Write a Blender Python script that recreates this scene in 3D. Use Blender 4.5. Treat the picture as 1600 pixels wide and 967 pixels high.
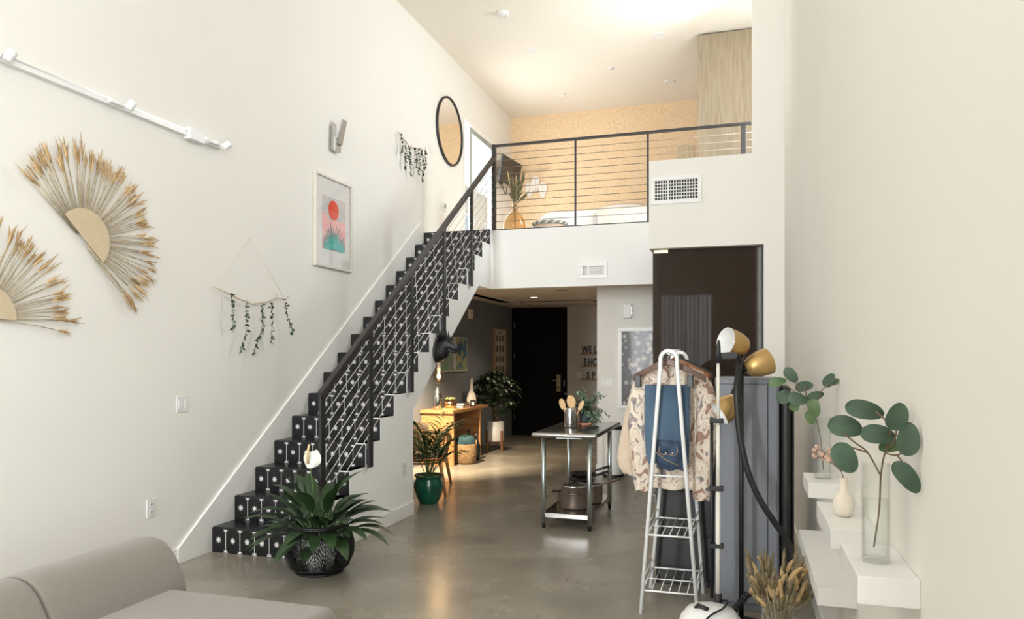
import bpy, math, random
from mathutils import Vector, Matrix, Euler
R = math.radians
PI = math.pi
random.seed(7)
scene = bpy.context.scene
for _o in list(bpy.data.objects):
    bpy.data.objects.remove(_o)
COL = scene.collection

# ------------------------------------------------------------------ camera, world, lights, exposure
cam_d = bpy.data.cameras.new('camera')
cam = bpy.data.objects.new('camera', cam_d)
COL.objects.link(cam)
cam.location = (0, 0, 1.5)
cam.rotation_euler = Euler((R(90), 0, 0.3024), 'XYZ')
cam_d.sensor_fit = 'HORIZONTAL'
cam_d.sensor_width = 36.0
cam_d.lens = 36.0 * 1159.4 / 1600.0
cam_d.shift_y = (560.1 - 483.5) / 1600.0
cam_d.clip_start = 0.05
cam_d.clip_end = 200
scene.camera = cam

scene.view_settings.view_transform = 'Standard'
scene.view_settings.look = 'None'
scene.view_settings.gamma = 1.0
scene.view_settings.use_curve_mapping = False
scene.view_settings.exposure = 0.5
scene.cycles.max_bounces = 10
scene.cycles.diffuse_bounces = 6
scene.cycles.glossy_bounces = 5
scene.cycles.transmission_bounces = 8
scene.cycles.transparent_max_bounces = 12
scene.cycles.sample_clamp_indirect = 6.0
scene.cycles.caustics_reflective = False
scene.cycles.caustics_refractive = False
scene.cycles.use_denoising = True

world = bpy.data.worlds.new('world')
scene.world = world
world.use_nodes = True
bg = world.node_tree.nodes['Background']
bg.inputs['Color'].default_value = (0.93, 0.97, 1.0, 1)
bg.inputs['Strength'].default_value = 1.15


def area(name, loc, rot, sx, sy, power, color):
    d = bpy.data.lights.new(name, 'AREA')
    d.shape = 'RECTANGLE'
    d.size, d.size_y = sx, sy
    d.energy = power
    d.color = color
    o = bpy.data.objects.new(name, d)
    o.location = loc
    o.rotation_euler = rot
    COL.objects.link(o)
    return o


# daylight entering through the tall window in the wall behind the camera
area('daylight_front_window', (-3.50, -7.92, 2.9), (R(90), 0, 0), 0.8, 4.8, 690, (0.93, 0.975, 1.0))
# daylight entering through the tall side window (right wall, behind the camera)
area('daylight_side_window', (0.38, -0.6, 2.7), (R(90), 0, R(90)), 3.1, 4.0, 140, (0.93, 0.975, 1.0))
# daylight through the loft's own side window (right wall, beyond the closet)
area('daylight_loft_window', (0.33, 8.95, 4.75), (R(76), 0, R(128)), 0.8, 1.6, 78, (0.90, 0.96, 1.0))
# daylight through the sliding window of the loft (left wall)
area('daylight_sliding_window', (-4.12, 11.0, 4.1), (R(90), 0, R(-90)), 1.4, 1.8, 36, (1.0, 0.98, 0.96))


# ------------------------------------------------------------------ materials
MATS = {}


def mat(name, color, rough=0.6, metal=0.0, var=0.06, scale=12.0, bump=0.0, bscale=None, color2=None, stretch=None,
        spec=None, coat=0.0, sheen=0.0, detail=4.0):
    """A principled material whose colour drifts between two tones on object-space noise."""
    m = bpy.data.materials.new(name)
    m.use_nodes = True
    nt = m.node_tree
    p = nt.nodes['Principled BSDF']
    p.inputs['Roughness'].default_value = rough
    p.inputs['Metallic'].default_value = metal
    if spec is not None:
        p.inputs['Specular IOR Level'].default_value = spec
    if coat:
        p.inputs['Coat Weight'].default_value = coat
        p.inputs['Coat Roughness'].default_value = 0.05
    if sheen:
        p.inputs['Sheen Weight'].default_value = sheen
    tc = nt.nodes.new('ShaderNodeTexCoord')
    vec = tc.outputs['Object']
    if stretch:
        mp = nt.nodes.new('ShaderNodeMapping')
        mp.inputs['Scale'].default_value = stretch
        nt.links.new(vec, mp.inputs['Vector'])
        vec = mp.outputs['Vector']
    n = nt.nodes.new('ShaderNodeTexNoise')
    n.inputs['Scale'].default_value = scale
    n.inputs['Detail'].default_value = detail
    nt.links.new(vec, n.inputs['Vector'])
    cr = nt.nodes.new('ShaderNodeValToRGB')
    c = color
    if color2 is None:
        a = tuple(max(0, x * (1 - var)) for x in c)
        b = tuple(min(1, x * (1 + var)) for x in c)
    else:
        a, b = c, color2
    cr.color_ramp.elements[0].position = 0.32
    cr.color_ramp.elements[1].position = 0.68
    cr.color_ramp.elements[0].color = (*a, 1)
    cr.color_ramp.elements[1].color = (*b, 1)
    nt.links.new(n.outputs['Fac'], cr.inputs['Fac'])
    nt.links.new(cr.outputs['Color'], p.inputs['Base Color'])
    if bump:
        n2 = nt.nodes.new('ShaderNodeTexNoise')
        n2.inputs['Scale'].default_value = bscale or scale * 4
        n2.inputs['Detail'].default_value = 3
        nt.links.new(vec, n2.inputs['Vector'])
        bp = nt.nodes.new('ShaderNodeBump')
        bp.inputs['Strength'].default_value = bump
        bp.inputs['Distance'].default_value = 0.01
        nt.links.new(n2.outputs['Fac'], bp.inputs['Height'])
        nt.links.new(bp.outputs['Normal'], p.inputs['Normal'])
    MATS[name] = m
    return m


def emis(name, color, strength):
    m = bpy.data.materials.new(name)
    m.use_nodes = True
    p = m.node_tree.nodes['Principled BSDF']
    p.inputs['Base Color'].default_value = (*color, 1)
    p.inputs['Emission Color'].default_value = (*color, 1)
    p.inputs['Emission Strength'].default_value = strength
    MATS[name] = m
    return m


def glassmat(name, color=(1, 1, 1), rough=0.0, ior=1.45, thin=True, tint=0.12):
    """Thin clear glass: mostly see-through, mirror-like at grazing angles."""
    m = bpy.data.materials.new(name)
    m.use_nodes = True
    nt = m.node_tree
    nt.nodes.clear()
    out = nt.nodes.new('ShaderNodeOutputMaterial')
    tr = nt.nodes.new('ShaderNodeBsdfTransparent')
    tr.inputs['Color'].default_value = (*color, 1)
    gl = nt.nodes.new('ShaderNodeBsdfGlossy')
    gl.inputs['Roughness'].default_value = rough + 0.02
    fw_ = nt.nodes.new('ShaderNodeLayerWeight')
    fw_.inputs['Blend'].default_value = 0.5
    pw = nt.nodes.new('ShaderNodeMath')
    pw.operation = 'POWER'
    pw.inputs[1].default_value = 4.0
    nt.links.new(fw_.outputs['Facing'], pw.inputs[0])
    lw = nt.nodes.new('ShaderNodeMath')
    lw.operation = 'MULTIPLY_ADD'
    lw.inputs[1].default_value = 0.7
    lw.inputs[2].default_value = tint * 0.2
    nt.links.new(pw.outputs[0], lw.inputs[0])
    mx = nt.nodes.new('ShaderNodeMixShader')
    nt.links.new(lw.outputs[0], mx.inputs['Fac'])
    nt.links.new(tr.outputs[0], mx.inputs[1])
    nt.links.new(gl.outputs[0], mx.inputs[2])
    nt.links.new(mx.outputs[0], out.inputs['Surface'])
    MATS[name] = m
    return m


def ramp_mat(name, kind, scale, stops, rough=0.6, stretch=None, detail=4.0, distort=0.0, bump=0.0):
    """Multi-colour pattern: noise, voronoi or wave through a colour ramp with several stops."""
    m = bpy.data.materials.new(name)
    m.use_nodes = True
    nt = m.node_tree
    p = nt.nodes['Principled BSDF']
    p.inputs['Roughness'].default_value = rough
    tc = nt.nodes.new('ShaderNodeTexCoord')
    vec = tc.outputs['Object']
    if stretch:
        mp = nt.nodes.new('ShaderNodeMapping')
        mp.inputs['Scale'].default_value = stretch
        nt.links.new(vec, mp.inputs['Vector'])
        vec = mp.outputs['Vector']
    if kind == 'noise':
        t = nt.nodes.new('ShaderNodeTexNoise')
        t.inputs['Detail'].default_value = detail
        t.inputs['Distortion'].default_value = distort
        fac = t.outputs['Fac']
    elif kind == 'voronoi':
        t = nt.nodes.new('ShaderNodeTexVoronoi')
        fac = t.outputs['Distance']
    elif kind == 'cells':
        t = nt.nodes.new('ShaderNodeTexVoronoi')
        fac = t.outputs['Color']
    else:
        t = nt.nodes.new('ShaderNodeTexWave')
        t.inputs['Distortion'].default_value = distort
        t.inputs['Detail'].default_value = detail
        fac = t.outputs['Fac']
    t.inputs['Scale'].default_value = scale
    if kind == 'cells':
        # bend the cell borders with noise so the motifs read as brushed petals
        nz = nt.nodes.new('ShaderNodeTexNoise')
        nz.inputs['Scale'].default_value = 14
        sc_ = nt.nodes.new('ShaderNodeVectorMath')
        sc_.operation = 'SCALE'
        sc_.inputs['Scale'].default_value = distort
        ad = nt.nodes.new('ShaderNodeVectorMath')
        nt.links.new(vec, nz.inputs['Vector'])
        nt.links.new(nz.outputs['Color'], sc_.inputs[0])
        nt.links.new(vec, ad.inputs[0])
        nt.links.new(sc_.outputs[0], ad.inputs[1])
        vec = ad.outputs[0]
        sp = nt.nodes.new('ShaderNodeSeparateColor')
        nt.links.new(fac, sp.inputs[0])
        fac = sp.outputs[0]
    nt.links.new(vec, t.inputs['Vector'])
    cr = nt.nodes.new('ShaderNodeValToRGB')
    if kind == 'cells':
        cr.color_ramp.interpolation = 'CONSTANT'
    els = cr.color_ramp.elements
    while len(els) < len(stops):
        els.new(0.5)
    for e, (pos, c) in zip(els, stops):
        e.position = pos
        e.color = (*c, 1)
    nt.links.new(fac, cr.inputs['Fac'])
    nt.links.new(cr.outputs['Color'], p.inputs['Base Color'])
    if bump:
        bp = nt.nodes.new('ShaderNodeBump')
        bp.inputs['Strength'].default_value = bump
        bp.inputs['Distance'].default_value = 0.01
        nt.links.new(fac, bp.inputs['Height'])
        nt.links.new(bp.outputs['Normal'], p.inputs['Normal'])
    MATS[name] = m
    return m


def srgb(r, g, b):
    f = lambda c: (c / 255 / 12.92) if c / 255 <= 0.04045 else ((c / 255 + 0.055) / 1.055) ** 2.4
    return (f(r), f(g), f(b))


M_WALL = mat('cream_wall_paint', (0.82, 0.80, 0.755), 0.85, var=0.012, scale=1.2, bump=0.02, bscale=180)
M_WALLW = mat('white_wall_paint', (0.88, 0.88, 0.87), 0.8, var=0.012, scale=1.2, bump=0.02, bscale=180)
M_CEIL = mat('cream_ceiling_paint', (0.82, 0.77, 0.69), 0.9, var=0.012, scale=1.0)
M_TRIM = mat('white_trim_paint', (0.84, 0.83, 0.80), 0.45, var=0.01, scale=3)
M_GREY = mat('grey_wall_paint', (0.185, 0.20, 0.22), 0.75, var=0.04, scale=1.5)
M_TAUPE = mat('taupe_wall_paint', (0.62, 0.57, 0.51), 0.8, var=0.02, scale=1.5)
M_HALLCEIL = mat('hall_ceiling_paint', (0.76, 0.69, 0.60), 0.85, var=0.04, scale=1.5)
M_CORK = ramp_mat('cork_wall_covering', 'noise', 55, [(0.3, (0.62, 0.43, 0.25)), (0.5, (0.76, 0.56, 0.36)), (0.7, (0.84, 0.67, 0.46))], 0.85, detail=6)
M_BLACK = mat('black_powder_coat', (0.012, 0.012, 0.013), 0.42, var=0.1, scale=30)
M_BLACKP = mat('black_plastic', (0.012, 0.012, 0.013), 0.5, var=0.1, scale=30)
M_RAIL = mat('dark_rail_metal', (0.022, 0.018, 0.018), 0.4, var=0.1, scale=30)
M_TILE = mat('black_stair_tile', (0.0045, 0.0045, 0.0055), 0.3, var=0.15, scale=8, bump=0.02, bscale=40)
M_STAR = mat('white_star_inlay', (0.62, 0.60, 0.60), 0.45, var=0.03, scale=60)
M_STEEL = mat('brushed_steel', (0.48, 0.47, 0.46), 0.2, 1.0, var=0.08, scale=30, stretch=(1, 14, 14))
M_GALV = mat('galvanised_leg_steel', (0.50, 0.56, 0.56), 0.38, 1.0, var=0.12, scale=20, stretch=(1, 1, 0.2))
M_CABLE = mat('pale_steel_cable', (0.62, 0.59, 0.57), 0.4, 0.6, var=0.05, scale=200)
M_CABLED = mat('bronze_steel_cable', (0.20, 0.15, 0.11), 0.6, 0.1, var=0.05, scale=200)
M_WHITE = mat('white_enamel', (0.80, 0.80, 0.79), 0.35, var=0.015, scale=20)
M_WHITEP = mat('white_plastic', (0.76, 0.76, 0.75), 0.4, var=0.015, scale=20)
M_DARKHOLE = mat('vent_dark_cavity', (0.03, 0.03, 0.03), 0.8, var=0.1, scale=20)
M_SHELF = mat('white_lacquer_shelf', (0.83, 0.83, 0.82), 0.4, var=0.01, scale=8)
M_SOFA = mat('taupe_wool_upholstery', (0.205, 0.18, 0.152), 0.95, var=0.16, scale=420, bump=0.3, bscale=700, sheen=0.25)
M_WOOD = mat('warm_acacia_wood', (0.34, 0.155, 0.055), 0.45, scale=4, color2=(0.52, 0.27, 0.11), stretch=(1, 1, 9), detail=8)
M_WOODY = mat('warm_acacia_board', (0.34, 0.155, 0.055), 0.4, scale=4, color2=(0.52, 0.27, 0.11), stretch=(9, 1, 9), detail=8)
M_WALNUT = mat('walnut_wood', (0.075, 0.034, 0.020), 0.4, scale=6, color2=(0.13, 0.062, 0.036), stretch=(1, 8, 8), detail=6)
M_STANDW = mat('dark_stand_wood', (0.19, 0.09, 0.04), 0.5, scale=6, color2=(0.28, 0.14, 0.065), stretch=(8, 8, 1), detail=6)
M_OAK = mat('greige_oak_veneer', (0.225, 0.17, 0.107), 0.6, scale=5, color2=(0.29, 0.235, 0.16), stretch=(9, 9, 0.7), detail=8)
M_SPOON = mat('beech_spoon_wood', (0.66, 0.41, 0.18), 0.55, scale=7, color2=(0.76, 0.52, 0.27), stretch=(6, 6, 1))
M_RATTAN = mat('honey_rattan', (0.40, 0.19, 0.07), 0.4, scale=30, color2=(0.56, 0.30, 0.12), stretch=(1, 1, 3))
M_LEDGE = mat('brown_ledge_wood', (0.28, 0.155, 0.075), 0.6, scale=10, color2=(0.38, 0.22, 0.115), stretch=(1, 8, 8))
M_GOLD = mat('satin_gold_metal', (0.52, 0.34, 0.135), 0.4, 0.7, var=0.06, scale=12)
M_GLASS = glassmat('clear_glass', (0.98, 0.99, 0.985), tint=0.16)
M_PICGL = glassmat('photo_glazing', (0.99, 0.99, 0.99), tint=0.01)
M_AMBER = glassmat('amber_glass', (0.97, 0.885, 0.745), tint=0.22)
M_LAMPGL = glassmat('smoked_lamp_glass', (0.93, 0.84, 0.70), tint=0.35)
M_WATER = glassmat('vase_water', (0.985, 0.99, 0.985), tint=0.06)
M_MIRROR = mat('mirror_silver', (0.86, 0.84, 0.80), 0.015, 1.0, var=0.0, scale=1)
M_TINTED = mat('bronze_tinted_glass', (0.026, 0.017, 0.012), 0.03, 0.0, var=0.02, scale=1, spec=0.6)
M_TV = mat('tv_screen', (0.008, 0.008, 0.009), 0.15, var=0.05, scale=2)
M_DOOR = mat('black_stained_door', (0.0045, 0.004, 0.004), 0.7, spec=0.15, scale=4, color2=(0.008, 0.0075, 0.007), stretch=(10, 10, 1))
M_BRONZE = mat('brushed_bronze_plate', (0.42, 0.33, 0.22), 0.35, 0.8, var=0.08, scale=30)
M_GREEN = mat('glazed_emerald_ceramic', (0.0, 0.085, 0.045), 0.12, var=0.25, scale=9, coat=0.6)
M_CERAM = mat('matte_white_ceramic', (0.74, 0.73, 0.71), 0.5, var=0.015, scale=12)
M_CREAMV = mat('cream_stoneware', (0.80, 0.73, 0.64), 0.7, var=0.03, scale=30, bump=0.05)
M_TERRA = mat('terracotta_clay', (0.58, 0.26, 0.14), 0.8, var=0.06, scale=25)
M_NAVYPOT = mat('dark_slate_ceramic', (0.03, 0.045, 0.06), 0.55, var=0.08, scale=15)
M_SOIL = mat('potting_soil', (0.03, 0.02, 0.014), 0.95, var=0.3, scale=60, bump=0.5)
M_LEAF = mat('deep_green_leaf', (0.010, 0.030, 0.009), 0.42, scale=9, color2=(0.028, 0.065, 0.018))
M_LEAFD = mat('dark_tree_leaf', (0.008, 0.022, 0.008), 0.45, scale=9, color2=(0.024, 0.05, 0.014))
M_PALM = mat('palm_frond_green', (0.012, 0.055, 0.012), 0.45, scale=9, color2=(0.04, 0.115, 0.025))
M_EUCA = mat('grey_green_eucalyptus', (0.042, 0.085, 0.052), 0.6, scale=14, color2=(0.07, 0.125, 0.078))
M_EUCA2 = mat('light_green_eucalyptus', (0.075, 0.14, 0.05), 0.55, scale=14, color2=(0.12, 0.20, 0.085))
M_IVY = mat('string_garland_leaf', (0.014, 0.035, 0.018), 0.55, scale=20, color2=(0.03, 0.07, 0.03))
M_ALOE = mat('variegated_leaf', (0.025, 0.075, 0.035), 0.45, scale=60, color2=(0.30, 0.42, 0.30), stretch=(1, 1, 0.3))
M_STEM = mat('brown_plant_stem', (0.19, 0.12, 0.07), 0.7, var=0.15, scale=30)
M_GSTEM = mat('green_plant_stem', (0.05, 0.11, 0.03), 0.6, var=0.15, scale=30)
M_BARK = mat('money_tree_bark', (0.11, 0.075, 0.045), 0.85, var=0.25, scale=30, bump=0.3)
M_SPATHE = mat('white_spathe', (0.80, 0.80, 0.72), 0.5, var=0.02, scale=20)
M_SPADIX = mat('cream_spadix', (0.72, 0.52, 0.28), 0.8, var=0.1, scale=80)
M_DRY = mat('dried_wheat', (0.46, 0.30, 0.135), 0.85, scale=40, color2=(0.64, 0.46, 0.25))
M_DRYS = mat('dried_straw_stem', (0.36, 0.29, 0.185), 0.85, scale=40, color2=(0.56, 0.46, 0.31))
M_DRYT = mat('dried_tip_brown', (0.32, 0.195, 0.085), 0.85, scale=40, color2=(0.50, 0.34, 0.17))
M_DRYG = mat('dried_grey_grass', (0.14, 0.115, 0.065), 0.9, scale=40, color2=(0.28, 0.22, 0.12))
M_PAPER = mat('kraft_paper_disc', (0.60, 0.49, 0.33), 0.8, var=0.04, scale=40)
M_TWIG = mat('bleached_twig', (0.58, 0.47, 0.35), 0.8, var=0.1, scale=30)
M_STRING = mat('natural_cotton_string', (0.70, 0.64, 0.55), 0.9, var=0.05, scale=100)
M_BASKETB = mat('black_rattan_cane', (0.006, 0.006, 0.006), 0.4, var=0.15, scale=40)
M_SEAG = mat('seagrass_weave', (0.14, 0.08, 0.032), 0.85, scale=32, color2=(0.36, 0.235, 0.11), stretch=(1, 1, 3), bump=0.8, bscale=60)
M_FRAMEW = mat('pale_wood_frame', (0.70, 0.66, 0.60), 0.5, var=0.03, scale=20)
M_MATB = mat('white_mat_board', (0.80, 0.79, 0.77), 0.7, var=0.01, scale=20)
M_CHROME = mat('polished_chrome', (0.60, 0.60, 0.60), 0.12, 1.0, var=0.02, scale=10)
M_NICKEL = mat('satin_nickel', (0.55, 0.54, 0.53), 0.3, 1.0, var=0.04, scale=20)
M_CABG = mat('grey_lacquer_cabinet', (0.185, 0.195, 0.225), 0.45, var=0.03, scale=4)
M_CABK = mat('charcoal_cabinet', (0.014, 0.013, 0.014), 0.5, var=0.08, scale=8)
M_DENIM = mat('blue_denim', (0.026, 0.055, 0.095), 0.95, scale=5, color2=(0.075, 0.125, 0.185), stretch=(1, 1, 0.45), sheen=0.2, bump=0.2, bscale=500)
M_DENIMD = mat('dark_denim_seam', (0.012, 0.024, 0.05), 0.95, scale=14, color2=(0.05, 0.085, 0.14))
M_COAT = mat('camel_wool', (0.56, 0.44, 0.34), 0.95, var=0.06, scale=30, sheen=0.3)
M_BROWN = mat('olive_brown_cotton', (0.115, 0.085, 0.055), 0.95, var=0.12, scale=15)
M_KIMONO = ramp_mat('printed_silk', 'noise', 15, [(0.30, (0.15, 0.135, 0.14)), (0.37, (0.30, 0.25, 0.235)), (0.40, (0.62, 0.53, 0.43)), (0.50, (0.66, 0.58, 0.48)), (0.515, (0.27, 0.17, 0.14)), (0.535, (0.62, 0.53, 0.43)), (0.60, (0.60, 0.50, 0.41)), (0.63, (0.24, 0.125, 0.09)), (0.72, (0.33, 0.20, 0.15))], 0.6, stretch=(1, 1, 0.75), distort=1.0, detail=1.5)
M_BED = mat('white_duvet_cotton', (0.80, 0.79, 0.77), 0.9, var=0.02, scale=10, bump=0.2, bscale=14)
M_BEIGEP = mat('oatmeal_linen', (0.62, 0.50, 0.37), 0.95, var=0.06, scale=60)
M_CURT = mat('sheer_grey_curtain', (0.74, 0.76, 0.80), 0.9, var=0.05, scale=30)
M_POT = mat('bronze_anodised_pot', (0.20, 0.155, 0.13), 0.36, 0.7, var=0.08, scale=12)
M_PAN = mat('black_nonstick', (0.02, 0.018, 0.018), 0.35, 0.2, var=0.1, scale=20)
M_COPPER = mat('polished_copper', (0.62, 0.37, 0.22), 0.2, 1.0, var=0.04, scale=12)
M_SUCC = mat('pale_succulent', (0.30, 0.34, 0.10), 0.6, scale=30, color2=(0.58, 0.58, 0.30))
M_NAVY = mat('dark_teal_blanket', (0.012, 0.04, 0.05), 0.95, scale=20, color2=(0.03, 0.075, 0.085))
M_BOTTLE = mat('dark_wine_glass', (0.008, 0.010, 0.012), 0.08, var=0.05, scale=5)
M_BULB = emis('lamp_filament', (1.0, 0.72, 0.40), 4)
M_DOWN = emis('downlight_diffuser', (1.0, 0.90, 0.76), 7)
M_PINK = mat('dusty_pink_petal', (0.60, 0.40, 0.32), 0.8, var=0.1, scale=30)
M_REDBOOK = mat('dark_book_cloth', (0.02, 0.018, 0.02), 0.7, var=0.1, scale=20)
M_PAGES = mat('book_pages', (0.72, 0.68, 0.60), 0.9, var=0.04, scale=80)

# polished concrete floor
M_FLOOR = bpy.data.materials.new('polished_concrete')
M_FLOOR.use_nodes = True
_nt = M_FLOOR.node_tree
_p = _nt.nodes['Principled BSDF']
_tc = _nt.nodes.new('ShaderNodeTexCoord')
_n1 = _nt.nodes.new('ShaderNodeTexNoise')
_n1.inputs['Scale'].default_value = 1.6
_n1.inputs['Detail'].default_value = 9
_n1.inputs['Roughness'].default_value = 0.56
_n1.inputs['Distortion'].default_value = 0.35
_nt.links.new(_tc.outputs['Object'], _n1.inputs['Vector'])
_cr = _nt.nodes.new('ShaderNodeValToRGB')
_e = _cr.color_ramp.elements
_e[0].position, _e[0].color = 0.20, (0.185, 0.164, 0.132, 1)
_e[1].position, _e[1].color = 0.84, (0.37, 0.335, 0.28, 1)
_m = _e.new(0.5)
_m.color = (0.265, 0.238, 0.193, 1)
_nt.links.new(_n1.outputs['Fac'], _cr.inputs['Fac'])
_nt.links.new(_cr.outputs['Color'], _p.inputs['Base Color'])
_mr = _nt.nodes.new('ShaderNodeMapRange')
_mr.inputs['To Min'].default_value = 0.23
_mr.inputs['To Max'].default_value = 0.31
_nt.links.new(_n1.outputs['Fac'], _mr.inputs['Value'])
_nt.links.new(_mr.outputs['Result'], _p.inputs['Roughness'])


# ------------------------------------------------------------------ mesh builder
class MB:
    """Collects shapes; build() links them as ONE mesh object. With root, coordinates given in world space are stored
    relative to the root's location."""

    def __init__(self, root=None, off=None):
        self.v, self.f, self.mi, self.sm = [], [], [], []
        self.off = Vector(off) if off is not None else (Vector(root.location) if root is not None else Vector((0, 0, 0)))
        self.m = 0
        self.x = Matrix.Identity(4)

    def add(self, vs, fs, smooth=False):
        b = len(self.v)
        for p in vs:
            self.v.append((self.x @ Vector(p)) - self.off)
        for f in fs:
            self.f.append([b + i for i in f])
            self.mi.append(self.m)
            self.sm.append(smooth)
        return self

    def box(self, x0, x1, y0, y1, z0, z1):
        vs = [(x0, y0, z0), (x1, y0, z0), (x1, y1, z0), (x0, y1, z0), (x0, y0, z1), (x1, y0, z1), (x1, y1, z1), (x0, y1, z1)]
        return self.add(vs, [(3, 2, 1, 0), (4, 5, 6, 7), (0, 1, 5, 4), (1, 2, 6, 5), (2, 3, 7, 6), (3, 0, 4, 7)])

    def obox(self, c, s, rot=(0, 0, 0)):
        mt = Matrix.Translation(Vector(c)) @ Euler(rot).to_matrix().to_4x4()
        hx, hy, hz = s[0] / 2, s[1] / 2, s[2] / 2
        vs = [mt @ Vector((a * hx, b * hy, d * hz)) for d in (-1, 1) for a, b in ((-1, -1), (1, -1), (1, 1), (-1, 1))]
        return self.add(vs, [(3, 2, 1, 0), (4, 5, 6, 7), (0, 1, 5, 4), (1, 2, 6, 5), (2, 3, 7, 6), (3, 0, 4, 7)])

    def beam(self, p0, p1, w, h, up=(0, 0, 1)):
        """Rectangular bar from p0 to p1, w wide sideways, h in the up direction."""
        p0, p1 = Vector(p0), Vector(p1)
        d = (p1 - p0).normalized()
        s = d.cross(Vector(up)).normalized()
        u = s.cross(d).normalized()
        vs = []
        for p in (p0, p1):
            for a, b in ((-1, -1), (1, -1), (1, 1), (-1, 1)):
                vs.append(p + s * (a * w / 2) + u * (b * h / 2))
        return self.add(vs, [(3, 2, 1, 0), (4, 5, 6, 7), (0, 1, 5, 4), (1, 2, 6, 5), (2, 3, 7, 6), (3, 0, 4, 7)])

    def prism(self, poly, axis, a, b):
        """Extrude a 2-D polygon along an axis from a to b. axis x: poly=(y,z); y: (x,z); z: (x,y)."""
        def P(q, t):
            return {'x': (t, q[0], q[1]), 'y': (q[0], t, q[1]), 'z': (q[0], q[1], t)}[axis]
        n = len(poly)
        vs = [P(q, a) for q in poly] + [P(q, b) for q in poly]
        fs = [tuple(range(n))[::-1], tuple(range(n, 2 * n))]
        fs += [(i, (i + 1) % n, n + (i + 1) % n, n + i) for i in range(n)]
        return self.add(vs, fs)

    def tube(self, pts, r, seg=8, closed=False, cap=True, smooth=True):
        pts = [Vector(p) for p in pts]
        n = len(pts)
        rs = r if isinstance(r, (list, tuple)) else [r] * n
        vs, fs = [], []
        ref = None
        for i, p in enumerate(pts):
            if closed:
                d = (pts[(i + 1) % n] - pts[i - 1])
            else:
                d = pts[min(i + 1, n - 1)] - pts[max(i - 1, 0)]
            d = d.normalized() if d.length > 1e-9 else Vector((0, 0, 1))
            if ref is None:
                ref = d.orthogonal().normalized()
            ref = (ref - d * ref.dot(d))
            ref = ref.normalized() if ref.length > 1e-6 else d.orthogonal().normalized()
            b = d.cross(ref)
            for k in range(seg):
                a = 2 * PI * k / seg
                vs.append(p + (ref * math.cos(a) + b * math.sin(a)) * rs[i])
        for i in range(n if closed else n - 1):
            j = (i + 1) % n
            for k in range(seg):
                k2 = (k + 1) % seg
                fs.append((i * seg + k, i * seg + k2, j * seg + k2, j * seg + k))
        if cap and not closed:
            fs.append(tuple(range(seg))[::-1])
            fs.append(tuple((n - 1) * seg + k for k in range(seg)))
        return self.add(vs, fs, smooth)

    def cyl(self, p0, p1, r0, r1=None, seg=20, smooth=True):
        return self.tube([p0, p1], [r0, r0 if r1 is None else r1], seg, smooth=smooth)

    def lathe(self, prof, c=(0, 0, 0), axis=(0, 0, 1), seg=32, smooth=True, cap0=False, cap1=False, rip=None):
        """Revolve (radius, height) pairs about an axis through c."""
        c = Vector(c)
        d = Vector(axis).normalized()
        a = Vector((1, 0, 0)) if abs(d.z) > 0.99 else d.orthogonal().normalized()
        b = d.cross(a)
        vs, fs = [], []
        for (r, h) in prof:
            for k in range(seg):
                t = 2 * PI * k / seg
                rr = r * (rip(t, h) if rip else 1)
                vs.append(c + d * h + (a * math.cos(t) + b * math.sin(t)) * rr)
        for i in range(len(prof) - 1):
            for k in range(seg):
                k2 = (k + 1) % seg
                fs.append((i * seg + k, i * seg + k2, (i + 1) * seg + k2, (i + 1) * seg + k))
        if cap0:
            fs.append(tuple(range(seg))[::-1])
        if cap1:
            o = (len(prof) - 1) * seg
            fs.append(tuple(o + k for k in range(seg)))
        return self.add(vs, fs, smooth)

    def ball(self, c, rx, ry=None, rz=None, seg=12, rings=8):
        ry = rx if ry is None else ry
        rz = rx if rz is None else rz
        vs, fs = [], []
        for i in range(rings + 1):
            ph = PI * i / rings
            for k in range(seg):
                t = 2 * PI * k / seg
                vs.append((c[0] + rx * math.sin(ph) * math.cos(t), c[1] + ry * math.sin(ph) * math.sin(t), c[2] + rz * math.cos(ph)))
        for i in range(rings):
            for k in range(seg):
                k2 = (k + 1) % seg
                fs.append((i * seg + k, (i + 1) * seg + k, (i + 1) * seg + k2, i * seg + k2))
        return self.add(vs, fs, True)

    def leaf(self, base, d, up, L, W, droop=0.3, fold=0.15, seg=6, shape=1.0, tipw=0.0):
        """A bent leaf blade: base point, starting direction, up vector, length, width, droop (radians over the length)."""
        p = Vector(base)
        d = Vector(d).normalized()
        s = d.cross(Vector(up))
        s = s.normalized() if s.length > 1e-5 else d.orthogonal().normalized()
        vs, fs = [], []
        for i in range(seg + 1):
            t = i / seg
            w = W / 2 * (math.sin(PI * min(1, t ** shape)) ** 0.75 if 0 < t < 1 else 0.04) + (tipw * t)
            n = s.cross(d).normalized()
            vs += [p - s * w + n * (fold * w), p.copy(), p + s * w + n * (fold * w)]
            d = (Matrix.Rotation(-droop / seg, 3, s) @ d).normalized()
            p = p + d * (L / seg)
        for i in range(seg):
            a = i * 3
            fs += [(a, a + 1, a + 4, a + 3), (a + 1, a + 2, a + 5, a + 4)]
        return self.add(vs, fs, True)

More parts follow.
